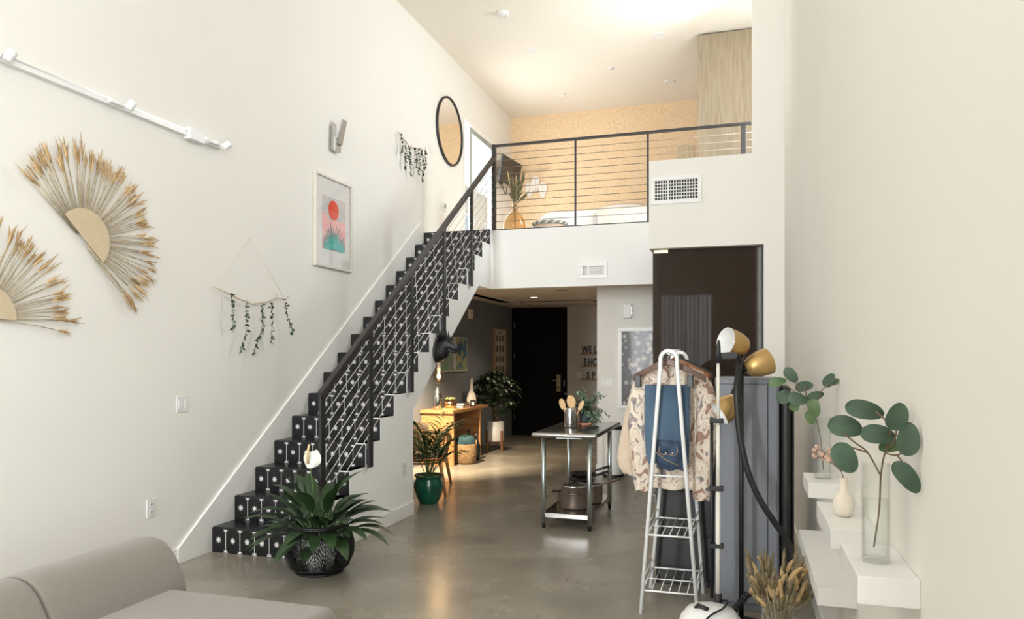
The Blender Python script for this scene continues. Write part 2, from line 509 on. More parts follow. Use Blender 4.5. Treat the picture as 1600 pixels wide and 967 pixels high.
    def rbox(self, x0, x1, y0, y1, z0, z1, r=0.05, n=4):
        """Box with rounded edges all round (superellipsoid-like cage from rounded corners)."""
        vs, fs = [], []
        hx, hy, hz = (x1 - x0) / 2, (y1 - y0) / 2, (z1 - z0) / 2
        r = min(r, hx, hy, hz)
        c = Vector(((x0 + x1) / 2, (y0 + y1) / 2, (z0 + z1) / 2))
        def ringpts(inset, z):
            ax, ay = hx - inset, hy - inset
            rr = max(r - inset, 0.0005)
            out = []
            for (sx, sy, a0) in ((1, 1, 0), (-1, 1, PI / 2), (-1, -1, PI), (1, -1, 1.5 * PI)):
                for k in range(n + 1):
                    a = a0 + (PI / 2) * k / n
                    out.append((c.x + sx * (ax - rr) + rr * math.cos(a), c.y + sy * (ay - rr) + rr * math.sin(a), z))
            return out
        rings = []
        for k in range(n + 1):
            a = PI / 2 * k / n
            rings.append(ringpts(r * (1 - math.sin(a)), c.z - hz + r * (1 - math.cos(a))))
        for k in range(n + 1):
            a = PI / 2 * (1 - k / n)
            rings.append(ringpts(r * (1 - math.sin(a)), c.z + hz - r * (1 - math.cos(a))))
        m = len(rings[0])
        for ring in rings:
            vs += ring
        for i in range(len(rings) - 1):
            for k in range(m):
                k2 = (k + 1) % m
                fs.append((i * m + k, i * m + k2, (i + 1) * m + k2, (i + 1) * m + k))
        fs.append(tuple(range(m))[::-1])
        fs.append(tuple((len(rings) - 1) * m + k for k in range(m)))
        return self.add(vs, fs, True)

    def build(self, name, mats, parent=None, bevel=0.0, subd=0):
        me = bpy.data.meshes.new(name)
        me.from_pydata([tuple(p) for p in self.v], [], self.f)
        if not isinstance(mats, (list, tuple)):
            mats = [mats]
        for m in mats:
            me.materials.append(m)
        me.polygons.foreach_set('material_index', self.mi)
        me.polygons.foreach_set('use_smooth', self.sm)
        me.update()
        o = bpy.data.objects.new(name, me)
        COL.objects.link(o)
        if parent is not None:
            o.parent = parent
        else:
            o.location = self.off
        if bevel:
            b = o.modifiers.new('bevel', 'BEVEL')
            b.width = bevel
            b.segments = 2
            b.limit_method = 'ANGLE'
            b.angle_limit = R(40)
        if subd:
            s = o.modifiers.new('subdivision', 'SUBSURF')
            s.levels = s.render_levels = subd
        return o


def tag(o, label, cat, group=None, kind=None):
    o['label'] = label
    o['category'] = cat
    if group:
        o['group'] = group
    if kind:
        o['kind'] = kind
    return o


def thing(name, label, cat, loc=(0, 0, 0), rotz=0.0, group=None):
    o = bpy.data.objects.new(name, None)
    o.empty_display_size = 0.05
    COL.objects.link(o)
    o.location = loc
    o.rotation_euler = (0, 0, rotz)
    tag(o, label, cat, group)
    return o


def struct(name, mb, m, parent=None, bevel=0.0):
    o = mb.build(name, m, parent, bevel)
    if parent is None:
        o['kind'] = 'structure'
    return o


def copy_tree(o, parent=None):
    c = o.copy()
    COL.objects.link(c)
    if parent is not None:
        c.parent = parent
    for ch in list(o.children):
        copy_tree(ch, c)
    return c


def lerp(a, b, t):
    return a + (b - a) * t


def rnd(a, b):
    return random.uniform(a, b)


# ------------------------------------------------------------------ the setting
XL, XG, XR, ZC = -3.955, -4.35, 0.411, 5.7755     # left wall, grey hall wall, right wall, ceiling
XS = -3.041                                        # outer face of the staircase
RUN, RIS, Y1 = 0.26636, 0.19545, 4.8055
YS, YF, YD, YH = 8.827, 12.604, 13.96, 9.6         # loft edge, cork wall, entry door wall, hall wall
ZS, ZL, ZH = 2.377, 3.107, 2.497                   # beam underside, loft floor, hall ceiling
YB = -8.0

struct('floor', MB().box(-4.6, 0.6, YB - 0.2, 14.3, -0.12, 0.0), M_FLOOR)
struct('ceiling', MB().box(-4.2, 0.6, YB - 0.2, YF + 0.2, ZC, ZC + 0.12), M_CEIL)

m = MB()
m.box(XL - 0.15, XL, YB, 6.53, 0, ZC)
m.prism([(6.53, 1.12), (8.405, ZH), (10.25, ZH), (10.25, ZC), (6.53, ZC)], 'x', XL - 0.15, XL)
m.box(XL - 0.15, XL, 10.25, 11.77, 5.08, ZC)
m.box(XL - 0.15, XL, 11.77, YF, ZH, ZC)
m.box(XL - 0.15, XL, 10.25, 11.77, ZH, ZL)
struct('wall_left', m, M_WALL)
m = MB()
m.box(XG - 0.12, XG, 6.45, YD + 0.1, 0, ZH)
m.box(XG, XL - 0.02, 6.45, 6.53, 0, 1.0)
struct('wall_hall_left', m, M_GREY)
m = MB()
m.box(XR, XR + 0.15, 1.05, 8.55, 0, ZC)
m.box(XR, XR + 0.15, 8.55, 9.42, 0, 3.8)
m.box(XR, XR + 0.15, 8.55, 9.42, 5.6, ZC)
m.box(XR, XR + 0.15, 9.42, YF, 0, ZC)
m.box(XR, XR + 0.15, YB, -2.3, 0, ZC)
m.box(XR, XR + 0.15, -2.3, 1.05, 0, 0.6)
m.box(XR, XR + 0.15, -2.3, 1.05, 4.8, ZC)
struct('wall_right', m, M_WALL)
m = MB()
m.box(0.204, XR, 8.281, 8.40, 0, 2.712)
m.box(0.086, XR, 8.281, 8.40, 3.68, ZC)
m.box(-0.998, XR, 8.281, YS + 0.02, 2.712, 3.68)
struct('wall_closet', m, M_WALL)
m = MB()
m.box(-1.83, XR, YH, YH + 0.12, 0, ZH)
m.box(-1.83, -1.71, YH + 0.12, YD, 0, ZH)
struct('wall_hall_right', m, M_WALL)
m = MB()
m.box(XG, -3.24 - 1.12, YD, YD + 0.1, 0, ZH)
m.box(-3.24, -1.71, YD, YD + 0.1, 0, ZH)
m.box(-4.36, -3.24, YD + 0.07, YD + 0.1, 0, ZH)
struct('wall_entry', m, M_TAUPE)
struct('wall_loft_back', MB().box(XL, XR, YF, YF + 0.12, ZL, ZC), M_CORK)
# loft slab: front beam + deck
m = MB()
m.box(XS - 0.002, XR, YS, YS + 0.14, ZS, ZL)
m.box(XL, XS, 8.84, YS + 0.14, ZS + 0.05, ZL + 0.018)
struct('wall_loft_edge', m, M_WALLW)
struct('floor_loft', MB().box(XL, XR, YS + 0.14, YF + 0.12, ZH + 0.03, ZL), M_CEIL)
struct('ceiling_hall', MB().box(XG - 0.1, XR, YS + 0.14, YD + 0.1, ZH, ZH + 0.03), M_HALLCEIL)
struct('ceiling_under_stairs', MB().prism([(6.45, 1.02), (8.405, ZH), (YS + 0.14, ZH), (YS + 0.14, ZH + 0.03), (8.39, ZH + 0.03), (6.45, 1.06)], 'x', XG - 0.1, XL), M_HALLCEIL)

# back wall behind the camera with a tall window, and a second tall window in the right wall beside it
m = MB()
m.box(-3.06, XR, YB - 0.15, YB, 0, ZC)
m.box(XL, -3.06, YB - 0.15, YB, 0, 0.4)
m.box(XL, -3.06, YB - 0.15, YB, 5.4, ZC)
struct('wall_front', m, mat('umber_wall_paint', (0.10, 0.085, 0.07), 0.85, var=0.03, scale=2))
w = MB()
for x in (-3.95, -3.53, -3.11):
    w.box(x, x + 0.05, YB - 0.12, YB - 0.06, 0.4, 5.4)
for z in (0.4, 2.6, 5.35):
    w.box(-3.95, -3.06, YB - 0.12, YB - 0.06, z, z + 0.05)
win = struct('window_1', w, M_BLACK)
w = MB()
for y in (-2.3, -0.65, 1.0):
    w.box(XR + 0.02, XR + 0.08, y, y + 0.05, 0.6, 4.8)
for z in (0.6, 2.6, 4.75):
    w.box(XR + 0.03, XR + 0.07, -2.25, 1.0, z, z + 0.05)
struct('window_4', w, M_BLACK)

# sliding window of the loft
w = MB()
YW0, YW1, ZW = 10.25, 11.77, 5.08
for y in (YW0, YW1 - 0.05):
    w.box(XL - 0.10, XL + 0.012, y, y + 0.05, ZL, ZW)
w.box(XL - 0.10, XL + 0.012, YW0 + 0.05, YW1 - 0.05, ZW - 0.05, ZW)
w.box(XL - 0.10, XL + 0.0, YW0 + 0.05, YW1 - 0.05, ZL, ZL + 0.05)
win2 = struct('window_2', w, M_TRIM)
w = MB()
w.box(XL - 0.06, XL - 0.03, 10.62, 10.69, ZL + 0.05, ZW - 0.05)
w.box(XL - 0.06, XL - 0.03, 11.66, 11.73, ZL + 0.05, ZW - 0.05)
w.box(XL - 0.06, XL - 0.03, 10.69, 11.66, ZW - 0.12, ZW - 0.05)
w.box(XL - 0.06, XL - 0.03, 10.69, 11.66, ZL + 0.05, ZL + 0.13)
w.build('sliding_sash', mat('sage_grey_aluminium', (0.36, 0.40, 0.385), 0.4, 0.3, var=0.03, scale=6), win2)
w = MB()
w.box(XL - 0.048, XL - 0.042, 10.69, 11.66, ZL + 0.13, ZW - 0.12)
w.build('pane', M_GLASS, win2)

# tinted glass closet front under the bulkhead, with its top pivot
d1 = struct('door_1', MB().box(-0.968, 0.203, 8.39, 8.402, 0.01, 2.712), M_TINTED)
m = MB()
m.box(-0.955, -0.80, 8.372, 8.42, 2.672, 2.708)
m.build('pivot_clamp', M_BRONZE, d1)
m = MB()
m.box(0.175, 0.203, 8.375, 8.389, 0.0, 2.712)
m.build('jamb_strip', M_BLACK, d1)
# closet side glass and a floor under it so the hall wall is closed off
struct('window_3', MB().box(-0.968, -0.956, 8.40, YH, 0.01, ZH), M_TINTED)

# entry door
m = MB()
m.box(-4.348, -3.24, YD - 0.03, YD + 0.07, 0.0, 2.49)
d2 = struct('door_2', m, M_DOOR)
m = MB()
m.box(-4.28, -3.315, YD - 0.045, YD - 0.03, 0.02, 2.40)
m.build('door_leaf', M_DOOR, d2, 0.004)
m = MB()
m.box(-3.44, -3.36, YD - 0.06, YD - 0.045, 0.86, 1.19)
lp = m.build('lock_plate', M_BRONZE, d2, 0.006)
m = MB()
m.cyl((-3.40, YD - 0.06, 1.08), (-3.40, YD - 0.11, 1.08), 0.012)
m.tube([(-3.40, YD - 0.11, 1.08), (-3.46, YD - 0.115, 1.08), (-3.52, YD - 0.11, 1.08)], 0.011)
m.build('lever_handle', M_BRONZE, lp)
m = MB()
m.cyl((-3.40, YD - 0.06, 0.95), (-3.40, YD - 0.075, 0.95), 0.016)
m.build('keyhole', M_BLACK, lp)
for z in (0.35, 0.95, 1.55, 2.15):
    MB().box(-4.295, -4.275, YD - 0.058, YD - 0.044, z - 0.055, z + 0.055).build('hinge', M_NICKEL, d2)
MB().box(-3.30, -3.285, YD - 0.05, YD - 0.03, 0.98, 1.08).build('strike_plate', M_NICKEL, d2)

# baseboards and stair skirt
struct('baseboard_left', MB().box(XL, XL + 0.012, YB, 4.443, 0, 0.11), M_TRIM, bevel=0.003)
struct('baseboard_hall', MB().box(-1.842, -0.97, YH - 0.014, YH, 0, 0.115), M_TRIM, bevel=0.003)
struct('baseboard_stairs', MB().box(XS, XS + 0.013, 4.95, 6.545, 0, 0.125), M_TRIM, bevel=0.003)


def nose(y):
    return ((y - Y1) / RUN + 1) * RIS


m = MB()
m.prism([(4.443, 0.0), (4.443, 0.11), (8.72, nose(8.72) + 0.18), (8.80, nose(8.72) + 0.18), (8.80, 3.0), (5.2, 0.0)], 'x', XL, XL + 0.018)
struct('trim_1', m, M_TRIM, bevel=0.003)
struct('baseboard_loft', MB().box(XL, XL + 0.012, 8.95, 10.22, ZL, ZL + 0.11), M_TRIM)
struct('baseboard_right', MB().box(XR - 0.012, XR, YB, 8.28, 0, 0.11), M_TRIM)

# ------------------------------------------------------------------ staircase
stairs = thing('staircase', 'straight staircase of black star-patterned tiles rising along the white left wall', 'staircase', (XL, Y1, 0))


def star_poly(cx, cz, r, half=None):
    pts = []
    for k in range(16):
        a = PI / 8 * k + PI / 2
        rr = r if k % 2 == 0 else r * 0.46
        pts.append((cx + rr * math.cos(a), cz + rr * math.sin(a)))
    return pts


def add_star(mb, cx, cz, y, r, mode):
    if mode == 'full':
        ring = star_poly(cx, cz, r)
        vs = [(cx, y, cz)] + [(p[0], y, p[1]) for p in ring]
        fs = [(0, 1 + k, 1 + (k + 1) % 16) for k in range(16)]
    else:
        sgn = -1 if mode == 'down' else 1
        ring = []
        for k in range(9):
            a = PI / 8 * k
            rr = r if k % 2 == 0 else r * 0.46
            ring.append((cx + rr * math.cos(a), cz + sgn * rr * math.sin(a)))
        vs = [(cx, y, cz)] + [(p[0], y, p[1]) for p in ring]
        fs = [(0, 1 + k, 2 + k) for k in range(8)]
    mb.add(vs, fs)


NT = 7
TW = (XS - XL) / NT
for k in range(1, 17):
    y0 = Y1 + (k - 1) * RUN
    z0, z1 = (k - 1) * RIS, k * RIS
    m = MB(stairs)
    ye = y0 + RUN + 0.01 if k < 16 else 8.838
    if k == 16:
        z1 = 16 * RIS - 0.002
    n = 5
    rr = 0.018
    prof = [(y0, z0)]
    for i in range(n + 1):
        a = PI / 2 * i / n
        prof.append((y0 + rr - rr * math.cos(a), z1 - rr + rr * math.sin(a)))
    prof += [(ye, z1), (ye, z0)]
    m.prism(prof, 'x', XL + 0.012, XS - 0.004)
    m.m = 1
    yf = y0 - 0.0012
    for i in range(NT):
        cx = XL + 0.012 + TW * (i + 0.5)
        add_star(m, cx, z0 + RIS * 0.5, yf, 0.0275, 'full')
    for i in range(1, NT):
        cx = XL + 0.012 + TW * i
        m.box(cx - 0.0022, cx + 0.0022, yf - 0.0002, yf, z0 + 0.004, z1 - rr * 0.9)
        add_star(m, cx, z1 - rr * 0.8, yf, 0.027, 'down')
        add_star(m, cx, z0 + 0.003, yf, 0.027, 'up')
    m.build('step', [M_TILE, M_STAR], stairs)
# stringer: sawtooth white side, open below from y=6.53
poly = [(Y1 + 0.004, 0.0)]
for k in range(1, 16):
    poly.append((Y1 + (k - 1) * RUN + 0.004, k * RIS - 0.0))
    poly.append((Y1 + k * RUN + 0.004, k * RIS - 0.0))
poly.append((YS, 15 * RIS))
poly += [(YS, ZS), (8.405, ZS), (6.545, 1.01), (6.545, 0.0)]
m = MB(stairs)
m.prism(poly, 'x', XS - 0.10, XS)
m.build('stringer', M_WALLW, stairs)
m = MB(stairs)
m.prism([(8.405, ZS), (6.545, 1.01), (6.545, 1.12), (8.405, ZS + 0.14), (8.82, ZS + 0.14), (8.82, ZS)], 'x', XL, XS - 0.10)
m.box(XL, XS - 0.1, 6.50, 6.545, 0, 1.05)
m.build('soffit', M_WALLW, stairs)

# ------------------------------------------------------------------ stair railing
XP = -3.011
rail = thing('stair_railing', 'black metal stair handrail with thin pale cables and flat posts', 'railing', (XP, 4.878, 0))
RY0, RZ0, RY1, RZ1 = 4.855, 1.235, 8.905, 4.06


def rz(y):
    return RZ0 + (RZ1 - RZ0) * (y - RY0) / (RY1 - RY0)


m = MB(rail)
m.beam((XP, RY0, RZ0 - 0.012), (XP, RY1, RZ1 - 0.012), 0.045, 0.05)
m.build('handrail', M_RAIL, rail, 0.003)
posts = [(4.878, 0.0), (5.632, 0.582), (6.446, 1.177), (7.25, 1.756), (8.077, 2.339)]
for (y, zb) in posts:
    m = MB(rail)
    m.box(XP - 0.012, XP + 0.012, y - 0.03, y + 0.03, zb if zb else 0.0, rz(y))
    if zb:
        m.box(XS, XP, y - 0.02, y + 0.02, zb + 0.03, zb + 0.16)
    p = m.build('post', M_BLACK, rail, 0.002)
m = MB(rail)
m.box(XP - 0.022, XP + 0.022, 8.86, 8.92, ZL - 0.01, 4.20)
m.build('corner_post', M_BLACK, rail, 0.002)
for j in range(9):
    dz = 0.10 * (j + 1)
    m = MB(rail)
    ya = 4.878
    m.tube([(XP, ya, rz(ya) - dz), (XP, 8.88, rz(8.88) - dz)], 0.0036, 6)
    m.build('cable', M_CABLE, rail)

# ------------------------------------------------------------------ loft railing
lr = thing('loft_railing', 'black cable railing along the edge of the loft', 'railing', (-2.98, 8.86, ZL))
YR = 8.862
m = MB(lr)
m.beam((-2.99, YR, 4.175), (0.09, YR, 4.175), 0.045, 0.028)
m.build('top_rail', M_RAIL, lr, 0.003)
m = MB(lr)
m.beam((-2.985, YR, ZL + 0.008), (-0.99, YR, ZL + 0.008), 0.03, 0.016)
m.build('bottom_rail', M_RAIL, lr)
for x, wd in ((-1.955, 0.022), (-1.08, 0.022), (0.0, 0.055)):
    m = MB(lr)
    m.box(x - wd / 2, x + wd / 2, YR - 0.012, YR + 0.012, ZL if x < -1.0 else ZL + 0.02, 4.165)
    m.build('post', M_RAIL, lr, 0.002)
for j in range(11):
    z = ZL + 0.085 * (j + 1) + 0.03
    m = MB(lr)
    m.tube([(-2.985, YR, z), (0.09, YR, z)], 0.0036, 6)
    m.build('cable', M_CABLED, lr)

# ------------------------------------------------------------------ sofa
sofa = thing('sofa', 'low taupe wool sofa standing out from the white left wall', 'sofa', (-2.25, 1.9, 0))
m = MB(sofa)
m.rbox(-2.95, -1.70, 0.3, 2.885, 0.10, 0.30, 0.04)
m.build('base', M_SOFA, sofa)
for (a, b) in ((0.3, 1.575), (1.58, 2.885)):
    m = MB(sofa)
    vs, fs = [], []
    m.rbox(-2.62, -1.69, a, b, 0.27, 0.42, 0.055, 5)
    m.build('seat_cushion', M_SOFA, sofa)
for (a, b) in ((0.3, 2.225), (2.235, 2.945)):
    # back cushion: rounded wedge profile leaning back, extruded along the sofa with soft ends
    prof = []
    base = [(-2.53, 0.30), (-2.55, 0.42), (-2.61, 0.54), (-2.67, 0.615), (-2.75, 0.637), (-2.84, 0.63), (-2.91, 0.59), (-2.95, 0.50), (-2.96, 0.30)]
    m = MB(sofa)
    n = 8
    ys = [a, a + 0.003, a + 0.010, a + 0.025] + [a + 0.025 + (b - a - 0.05) * i / n for i in range(1, n)] + [b - 0.025, b - 0.010, b - 0.003, b]
    ins = [0.014, 0.006, 0.002, 0.0] + [0.0] * (n - 1) + [0.0, 0.002, 0.006, 0.014]
    cx, cz = -2.745, 0.45
    vs, fs = [], []
    q = len(base)
    for y, i_ in zip(ys, ins):
        for (x, z) in base:
            k = 1 - i_ / 0.22
            vs.append((cx + (x - cx) * k, y, cz + (z - cz) * k if z > 0.31 else z))
    for i in range(len(ys) - 1):
        for k in range(q):
            k2 = (k + 1) % q
            fs.append((i * q + k, i * q + k2, (i + 1) * q + k2, (i + 1) * q + k))
    fs.append(tuple(range(q))[::-1])
    fs.append(tuple((len(ys) - 1) * q + k for k in range(q)))
    m.add(vs, fs, True)
    m.build('back_cushion', M_SOFA, sofa, subd=1)
for (x, y) in ((-3.06, 0.4), (-1.78, 0.4), (-3.06, 2.78), (-1.78, 2.78)):
    m = MB(sofa)
    m.cyl((x, y, 0.0), (x, y, 0.11), 0.018, 0.024, 12)
    m.build('leg', M_BLACK, sofa)

# ------------------------------------------------------------------ things on the left wall
# track light
tl = thing('track_light', 'white wall-mounted lighting track sloping away above the dried fans', 'lamp', (XL, 3.6, 3.15))
m = MB(tl)
m.box(XL, XL + 0.035, 2.4, 4.90, 3.148, 3.190)
m.m = 1
m.box(XL + 0.0345, XL + 0.0365, 2.4, 4.90, 3.179, 3.188)
m.build('track', [M_WHITE, M_NICKEL], tl)
for (y, tilt) in ((3.05, 0.3), (3.90, 0.35), (4.84, -0.25)):
    m = MB(tl)
    m.box(XL + 0.035, XL + 0.062, y - 0.10, y + 0.01, 3.157, 3.185)
    h = m.build('spot_adapter', M_WHITE, tl, 0.004)
    m = MB(tl)
    d = Vector((0.45, 0.25, 0.9 * (1 if tilt > 0 else 0.45))).normalized()
    m.lathe([(0.020, 0.0), (0.026, 0.008), (0.028, 0.04), (0.028, 0.065), (0.024, 0.065), (0.020, 0.02)], (XL + 0.065, y + 0.035, 3.150), d, 20, cap0=True)
    s_ = m.build('spot_head', M_WHITE, h)
m = MB(tl)
m.box(XL + 0.0, XL + 0.06, 4.52, 4.68, 3.125, 3.215)
m.build('feed_box', M_WHITEP, tl, 0.005)


def wall_fan(cy, cz, ang, r, R_, n, label, lo=-96, hi=96):
    t = thing('dried_grass_fan', label, 'wall decoration', (XL, cy, cz), group='dried grass fans on the left wall')
    u = (math.cos(ang), math.sin(ang))      # direction of the fan's middle in (y,z)
    m = MB(t)
    pts = []
    for k in range(25):
        a = ang - PI / 2 + PI * k / 24
        pts.append((cy + r * math.cos(a), cz + r * math.sin(a)))
    m.prism(pts, 'x', XL + 0.028, XL + 0.036)
    m.build('half_disc', M_PAPER, t, 0.001)
    m = MB(t)
    for k in range(n):
        a = ang + R(lerp(lo, hi, (k + rnd(-0.3, 0.3)) / (n - 1)))
        L = R_ * rnd(0.90, 1.06)
        da = rnd(-0.05, 0.05)
        x0 = XL + rnd(0.014, 0.024)
        x1 = XL + rnd(0.02, 0.06)
        a2 = a + da
        p0 = (x0, cy + 0.05 * math.cos(a), cz + 0.05 * math.sin(a))
        pm = (lerp(x0, x1, 0.5), cy + L * 0.6 * math.cos(a + da * 0.4), cz + L * 0.6 * math.sin(a + da * 0.4))
        pt = (x1, cy + L * 0.80 * math.cos(a2), cz + L * 0.80 * math.sin(a2))
        pe = (x1 + 0.004, cy + L * math.cos(a2), cz + L * math.sin(a2))
        m.m = 0
        m.tube([p0, pm, pt], [0.0036, 0.003, 0.0024], 5)
        # narrow ear of dried blades at the tip
        m.m = 1 if rnd(0, 1) < 0.6 else 2
        w = rnd(0.004, 0.0075)
        m.tube([pt, tuple(lerp(pt[i], pe[i], 0.35) for i in range(3)), tuple(lerp(pt[i], pe[i], 0.7) for i in range(3)), pe], [0.002, w, w * 0.8, 0.0008], 6)
        for q in range(6):
            f = rnd(0.0, 0.6)
            b = Vector([lerp(pt[i], pe[i], f) for i in range(3)])
            dd = Vector((0, math.cos(a2 + rnd(-0.3, 0.3)), math.sin(a2 + rnd(-0.3, 0.3))))
            m.leaf(b, dd, (1, 0, 0), L * rnd(0.10, 0.21), rnd(0.004, 0.008), rnd(-0.2, 0.2), seg=3)
    m.build('dried_grass', [M_DRYS, M_DRY, M_DRYT], t)
    return t


wall_fan(3.625, 2.245, R(47), 0.19, 0.565, 78, 'upper dried grass fan with tilted kraft half-disc on the left wall')
wall_fan(2.985, 1.722, R(88), 0.185, 0.54, 60, 'lower dried grass fan, cut off by the edge of the photo', -93, 93)


def garland(name_label, twig, apex, strands, leafsize, step, grp):
    cy = sum(p[0] for p in twig) / len(twig)
    t = thing('hanging_garland', name_label, 'wall decoration', (XL, cy, twig[0][1]), group=grp)
    m = MB(t)
    pts = [(XL + 0.03 + rnd(0, 0.01), y, z) for y, z in twig]
    m.tube(pts, [0.004] + [0.006] * (len(pts) - 2) + [0.003], 6)
    for i in range(len(pts) - 1):
        if rnd(0, 1) < 0.6:
            p = Vector(pts[i + 1])
            m.tube([p, p + Vector((0.015, rnd(-0.03, 0.03), rnd(0.01, 0.05)))], [0.004, 0.0015], 5)
    m.build('twig', M_TWIG, t)
    if apex:
        m = MB(t)
        for e in (pts[0], pts[-1]):
            m.tube([(e[0], lerp(e[1], cy, 0.06), e[2]), (XL + 0.01, apex[0], apex[1])], 0.0016, 5)
        m.cyl((XL, apex[0], apex[1]), (XL + 0.014, apex[0], apex[1]), 0.004, seg=8)
        m.build('hanging_string', M_STRING, t)
    for st in strands:
        m = MB(t)
        P = [Vector((XL + x, y, z)) for (x, y, z) in st]
        # resample
        fine = []
        for i in range(len(P) - 1):
            n = max(2, int((P[i + 1] - P[i]).length / step))
            for k in range(n):
                fine.append(P[i].lerp(P[i + 1], k / n))
        m.m = 1
        m.tube(P, 0.0012, 4)
        m.m = 0
        for p in fine:
            for q in range(2):
                d = Vector((rnd(-0.3, 1), rnd(-1, 1), rnd(-0.9, 0.35))).normalized()
                L = leafsize * rnd(0.7, 1.35)
                m.leaf(p + Vector((0, rnd(-0.006, 0.006), 0)), d, (rnd(-1, 1), rnd(-1, 1), 1), L, L * 0.62, rnd(0, 0.5), seg=3)
        m.build('leaf_strand', [M_IVY, M_GSTEM], t)
    return t


def pl(px_list):
    return px_list


garland('large leaf garland with five spaced strands low on the left wall',
        [(4.80, 2.06), (4.93, 2.03), (5.10, 1.985), (5.28, 1.955), (5.47, 1.985), (5.60, 2.03), (5.76, 2.03)], (5.285, 2.51),
        [[(0.05, 4.985, 2.02), (0.06, 5.00, 1.85), (0.055, 4.998, 1.715)],
         [(0.05, 5.175, 1.975), (0.07, 5.16, 1.75), (0.06, 5.075, 1.535)],
         [(0.05, 5.39, 1.955), (0.06, 5.375, 1.76), (0.05, 5.255, 1.515)],
         [(0.05, 5.515, 1.985), (0.06, 5.52, 1.82), (0.06, 5.49, 1.62)],
         [(0.05, 5.715, 2.02), (0.07, 5.73, 1.87), (0.09, 5.79, 1.715)]], 0.028, 0.017, 'leaf garlands on the left wall')
garland('small dense leaf garland beside the round mirror',
        [(8.00, 4.20), (8.12, 4.17), (8.33, 4.10), (8.52, 4.14), (8.80, 4.195)], None,
        [[(0.05, 8.05, 4.18), (0.06, 8.07, 4.05), (0.05, 8.06, 3.93)],
         [(0.05, 8.15, 4.14), (0.07, 8.17, 3.97), (0.05, 8.16, 3.79)],
         [(0.05, 8.27, 4.10), (0.06, 8.30, 3.90), (0.05, 8.33, 3.74)],
         [(0.05, 8.45, 4.12), (0.07, 8.47, 3.98), (0.06, 8.46, 3.86)],
         [(0.05, 8.55, 4.13), (0.07, 8.55, 3.95), (0.06, 8.52, 3.80)],
         [(0.05, 8.65, 4.15), (0.07, 8.66, 3.95), (0.06, 8.64, 3.73)],
         [(0.05, 8.76, 4.17), (0.06, 8.75, 4.03), (0.06, 8.71, 3.90)]], 0.034, 0.02, 'leaf garlands on the left wall')

# framed sunset print
pf = thing('framed_print', 'white-framed print of an orange sun over teal agave leaves', 'picture', (XL, 6.60, 2.85))
m = MB(pf)
y0, y1, z0, z1, fw = 6.255, 6.948, 2.40, 3.31, 0.022
for a in ((y0, y1, z0, z0 + fw), (y0, y1, z1 - fw, z1), (y0, y0 + fw, z0 + fw, z1 - fw), (y1 - fw, y1, z0 + fw, z1 - fw)):
    m.box(XL, XL + 0.03, *a)
m.build('frame', M_FRAMEW, pf, 0.002)
MB(pf).box(XL, XL + 0.012, y0 + fw, y1 - fw, z0 + fw, z1 - fw).build('mat_board', M_MATB, pf)
m = MB(pf)
xa = XL + 0.0125
a0, a1, b0, b1 = 6.39, 6.832, 2.585, 3.112
P_PINK = mat('print_pink', srgb(246, 178, 178), 0.7, scale=9, color2=srgb(250, 196, 196))
P_GREY = ramp_mat('print_speckled_grey', 'noise', 60, [(0.40, srgb(196, 192, 190)), (0.55, srgb(228, 224, 222)), (0.65, srgb(160, 156, 156))], 0.7, detail=8)
P_SUN = mat('print_orange', srgb(236, 76, 42), 0.7, var=0.03, scale=9)
P_SUN2 = mat('print_coral', srgb(240, 98, 84), 0.7, var=0.03, scale=9)
P_TEAL = mat('print_teal', srgb(64, 172, 164), 0.7, scale=20, color2=srgb(110, 196, 188))
P_DK = mat('print_grey_teal', srgb(120, 140, 140), 0.7, scale=30, color2=srgb(158, 170, 168))


def yz(mb, pts, x):
    mb.add([(x, p[0], p[1]) for p in pts], [tuple(range(len(pts)))])


m.m = 1
yz(m, [(a0, b0), (a1, b0), (a1, b1), (a0, b1)], xa)
m.m = 0
yz(m, [(a0, b0), (a1, b0), (a1, 2.90), (a0 + 0.13, 2.88), (a0, 2.96)], xa + 0.0005)
sy, sz, sr = 6.60, 2.99, 0.098
m.m = 2
yz(m, [(sy + sr * math.cos(2 * PI * k / 32), sz + sr * math.sin(2 * PI * k / 32)) for k in range(32)], xa + 0.001)
m.m = 3
yz(m, [(sy + sr * math.cos(PI + PI * k / 16), sz - 0.012 + (sr - 0.012) * math.sin(PI + PI * k / 16)) for k in range(17)], xa + 0.0014)
x_ = xa + 0.0018
for layer, (cy_, cz_, Ls, cnt, mi) in enumerate(((6.60, 2.60, 0.27, 13, 5), (6.52, 2.585, 0.19, 13, 5), (6.72, 2.585, 0.17, 13, 5), (6.615, 2.60, 0.165, 11, 4), (6.50, 2.585, 0.10, 9, 4), (6.74, 2.585, 0.10, 9, 4))):
    m.m = mi
    for k in range(cnt):
        a = lerp(R(8), R(172), k / (cnt - 1))
        L = Ls * (0.85 + 0.3 * ((k * 37) % 10) / 10)
        w = 0.020 if mi == 4 else 0.017
        tip = (cy_ + L * math.cos(a), cz_ + L * math.sin(a))
        mid = (cy_ + L * 0.5 * math.cos(a), cz_ + L * 0.5 * math.sin(a))
        nn = (-math.sin(a) * w, math.cos(a) * w)
        pts = [(cy_, cz_), (mid[0] - nn[0], mid[1] - nn[1]), tip, (mid[0] + nn[0], mid[1] + nn[1])]
        pts = [(min(max(p[0], a0), a1), max(p[1], b0)) for p in pts]
        yz(m, pts, x_)
        x_ += 0.00002
m.build('print', [P_PINK, P_GREY, P_SUN, P_SUN2, P_TEAL, P_DK], pf)
MB(pf).box(XL + 0.020, XL + 0.0215, y0 + fw, y1 - fw, z0 + fw, z1 - fw).build('glazing', glassmat('picture_glass', tint=0.12), pf)

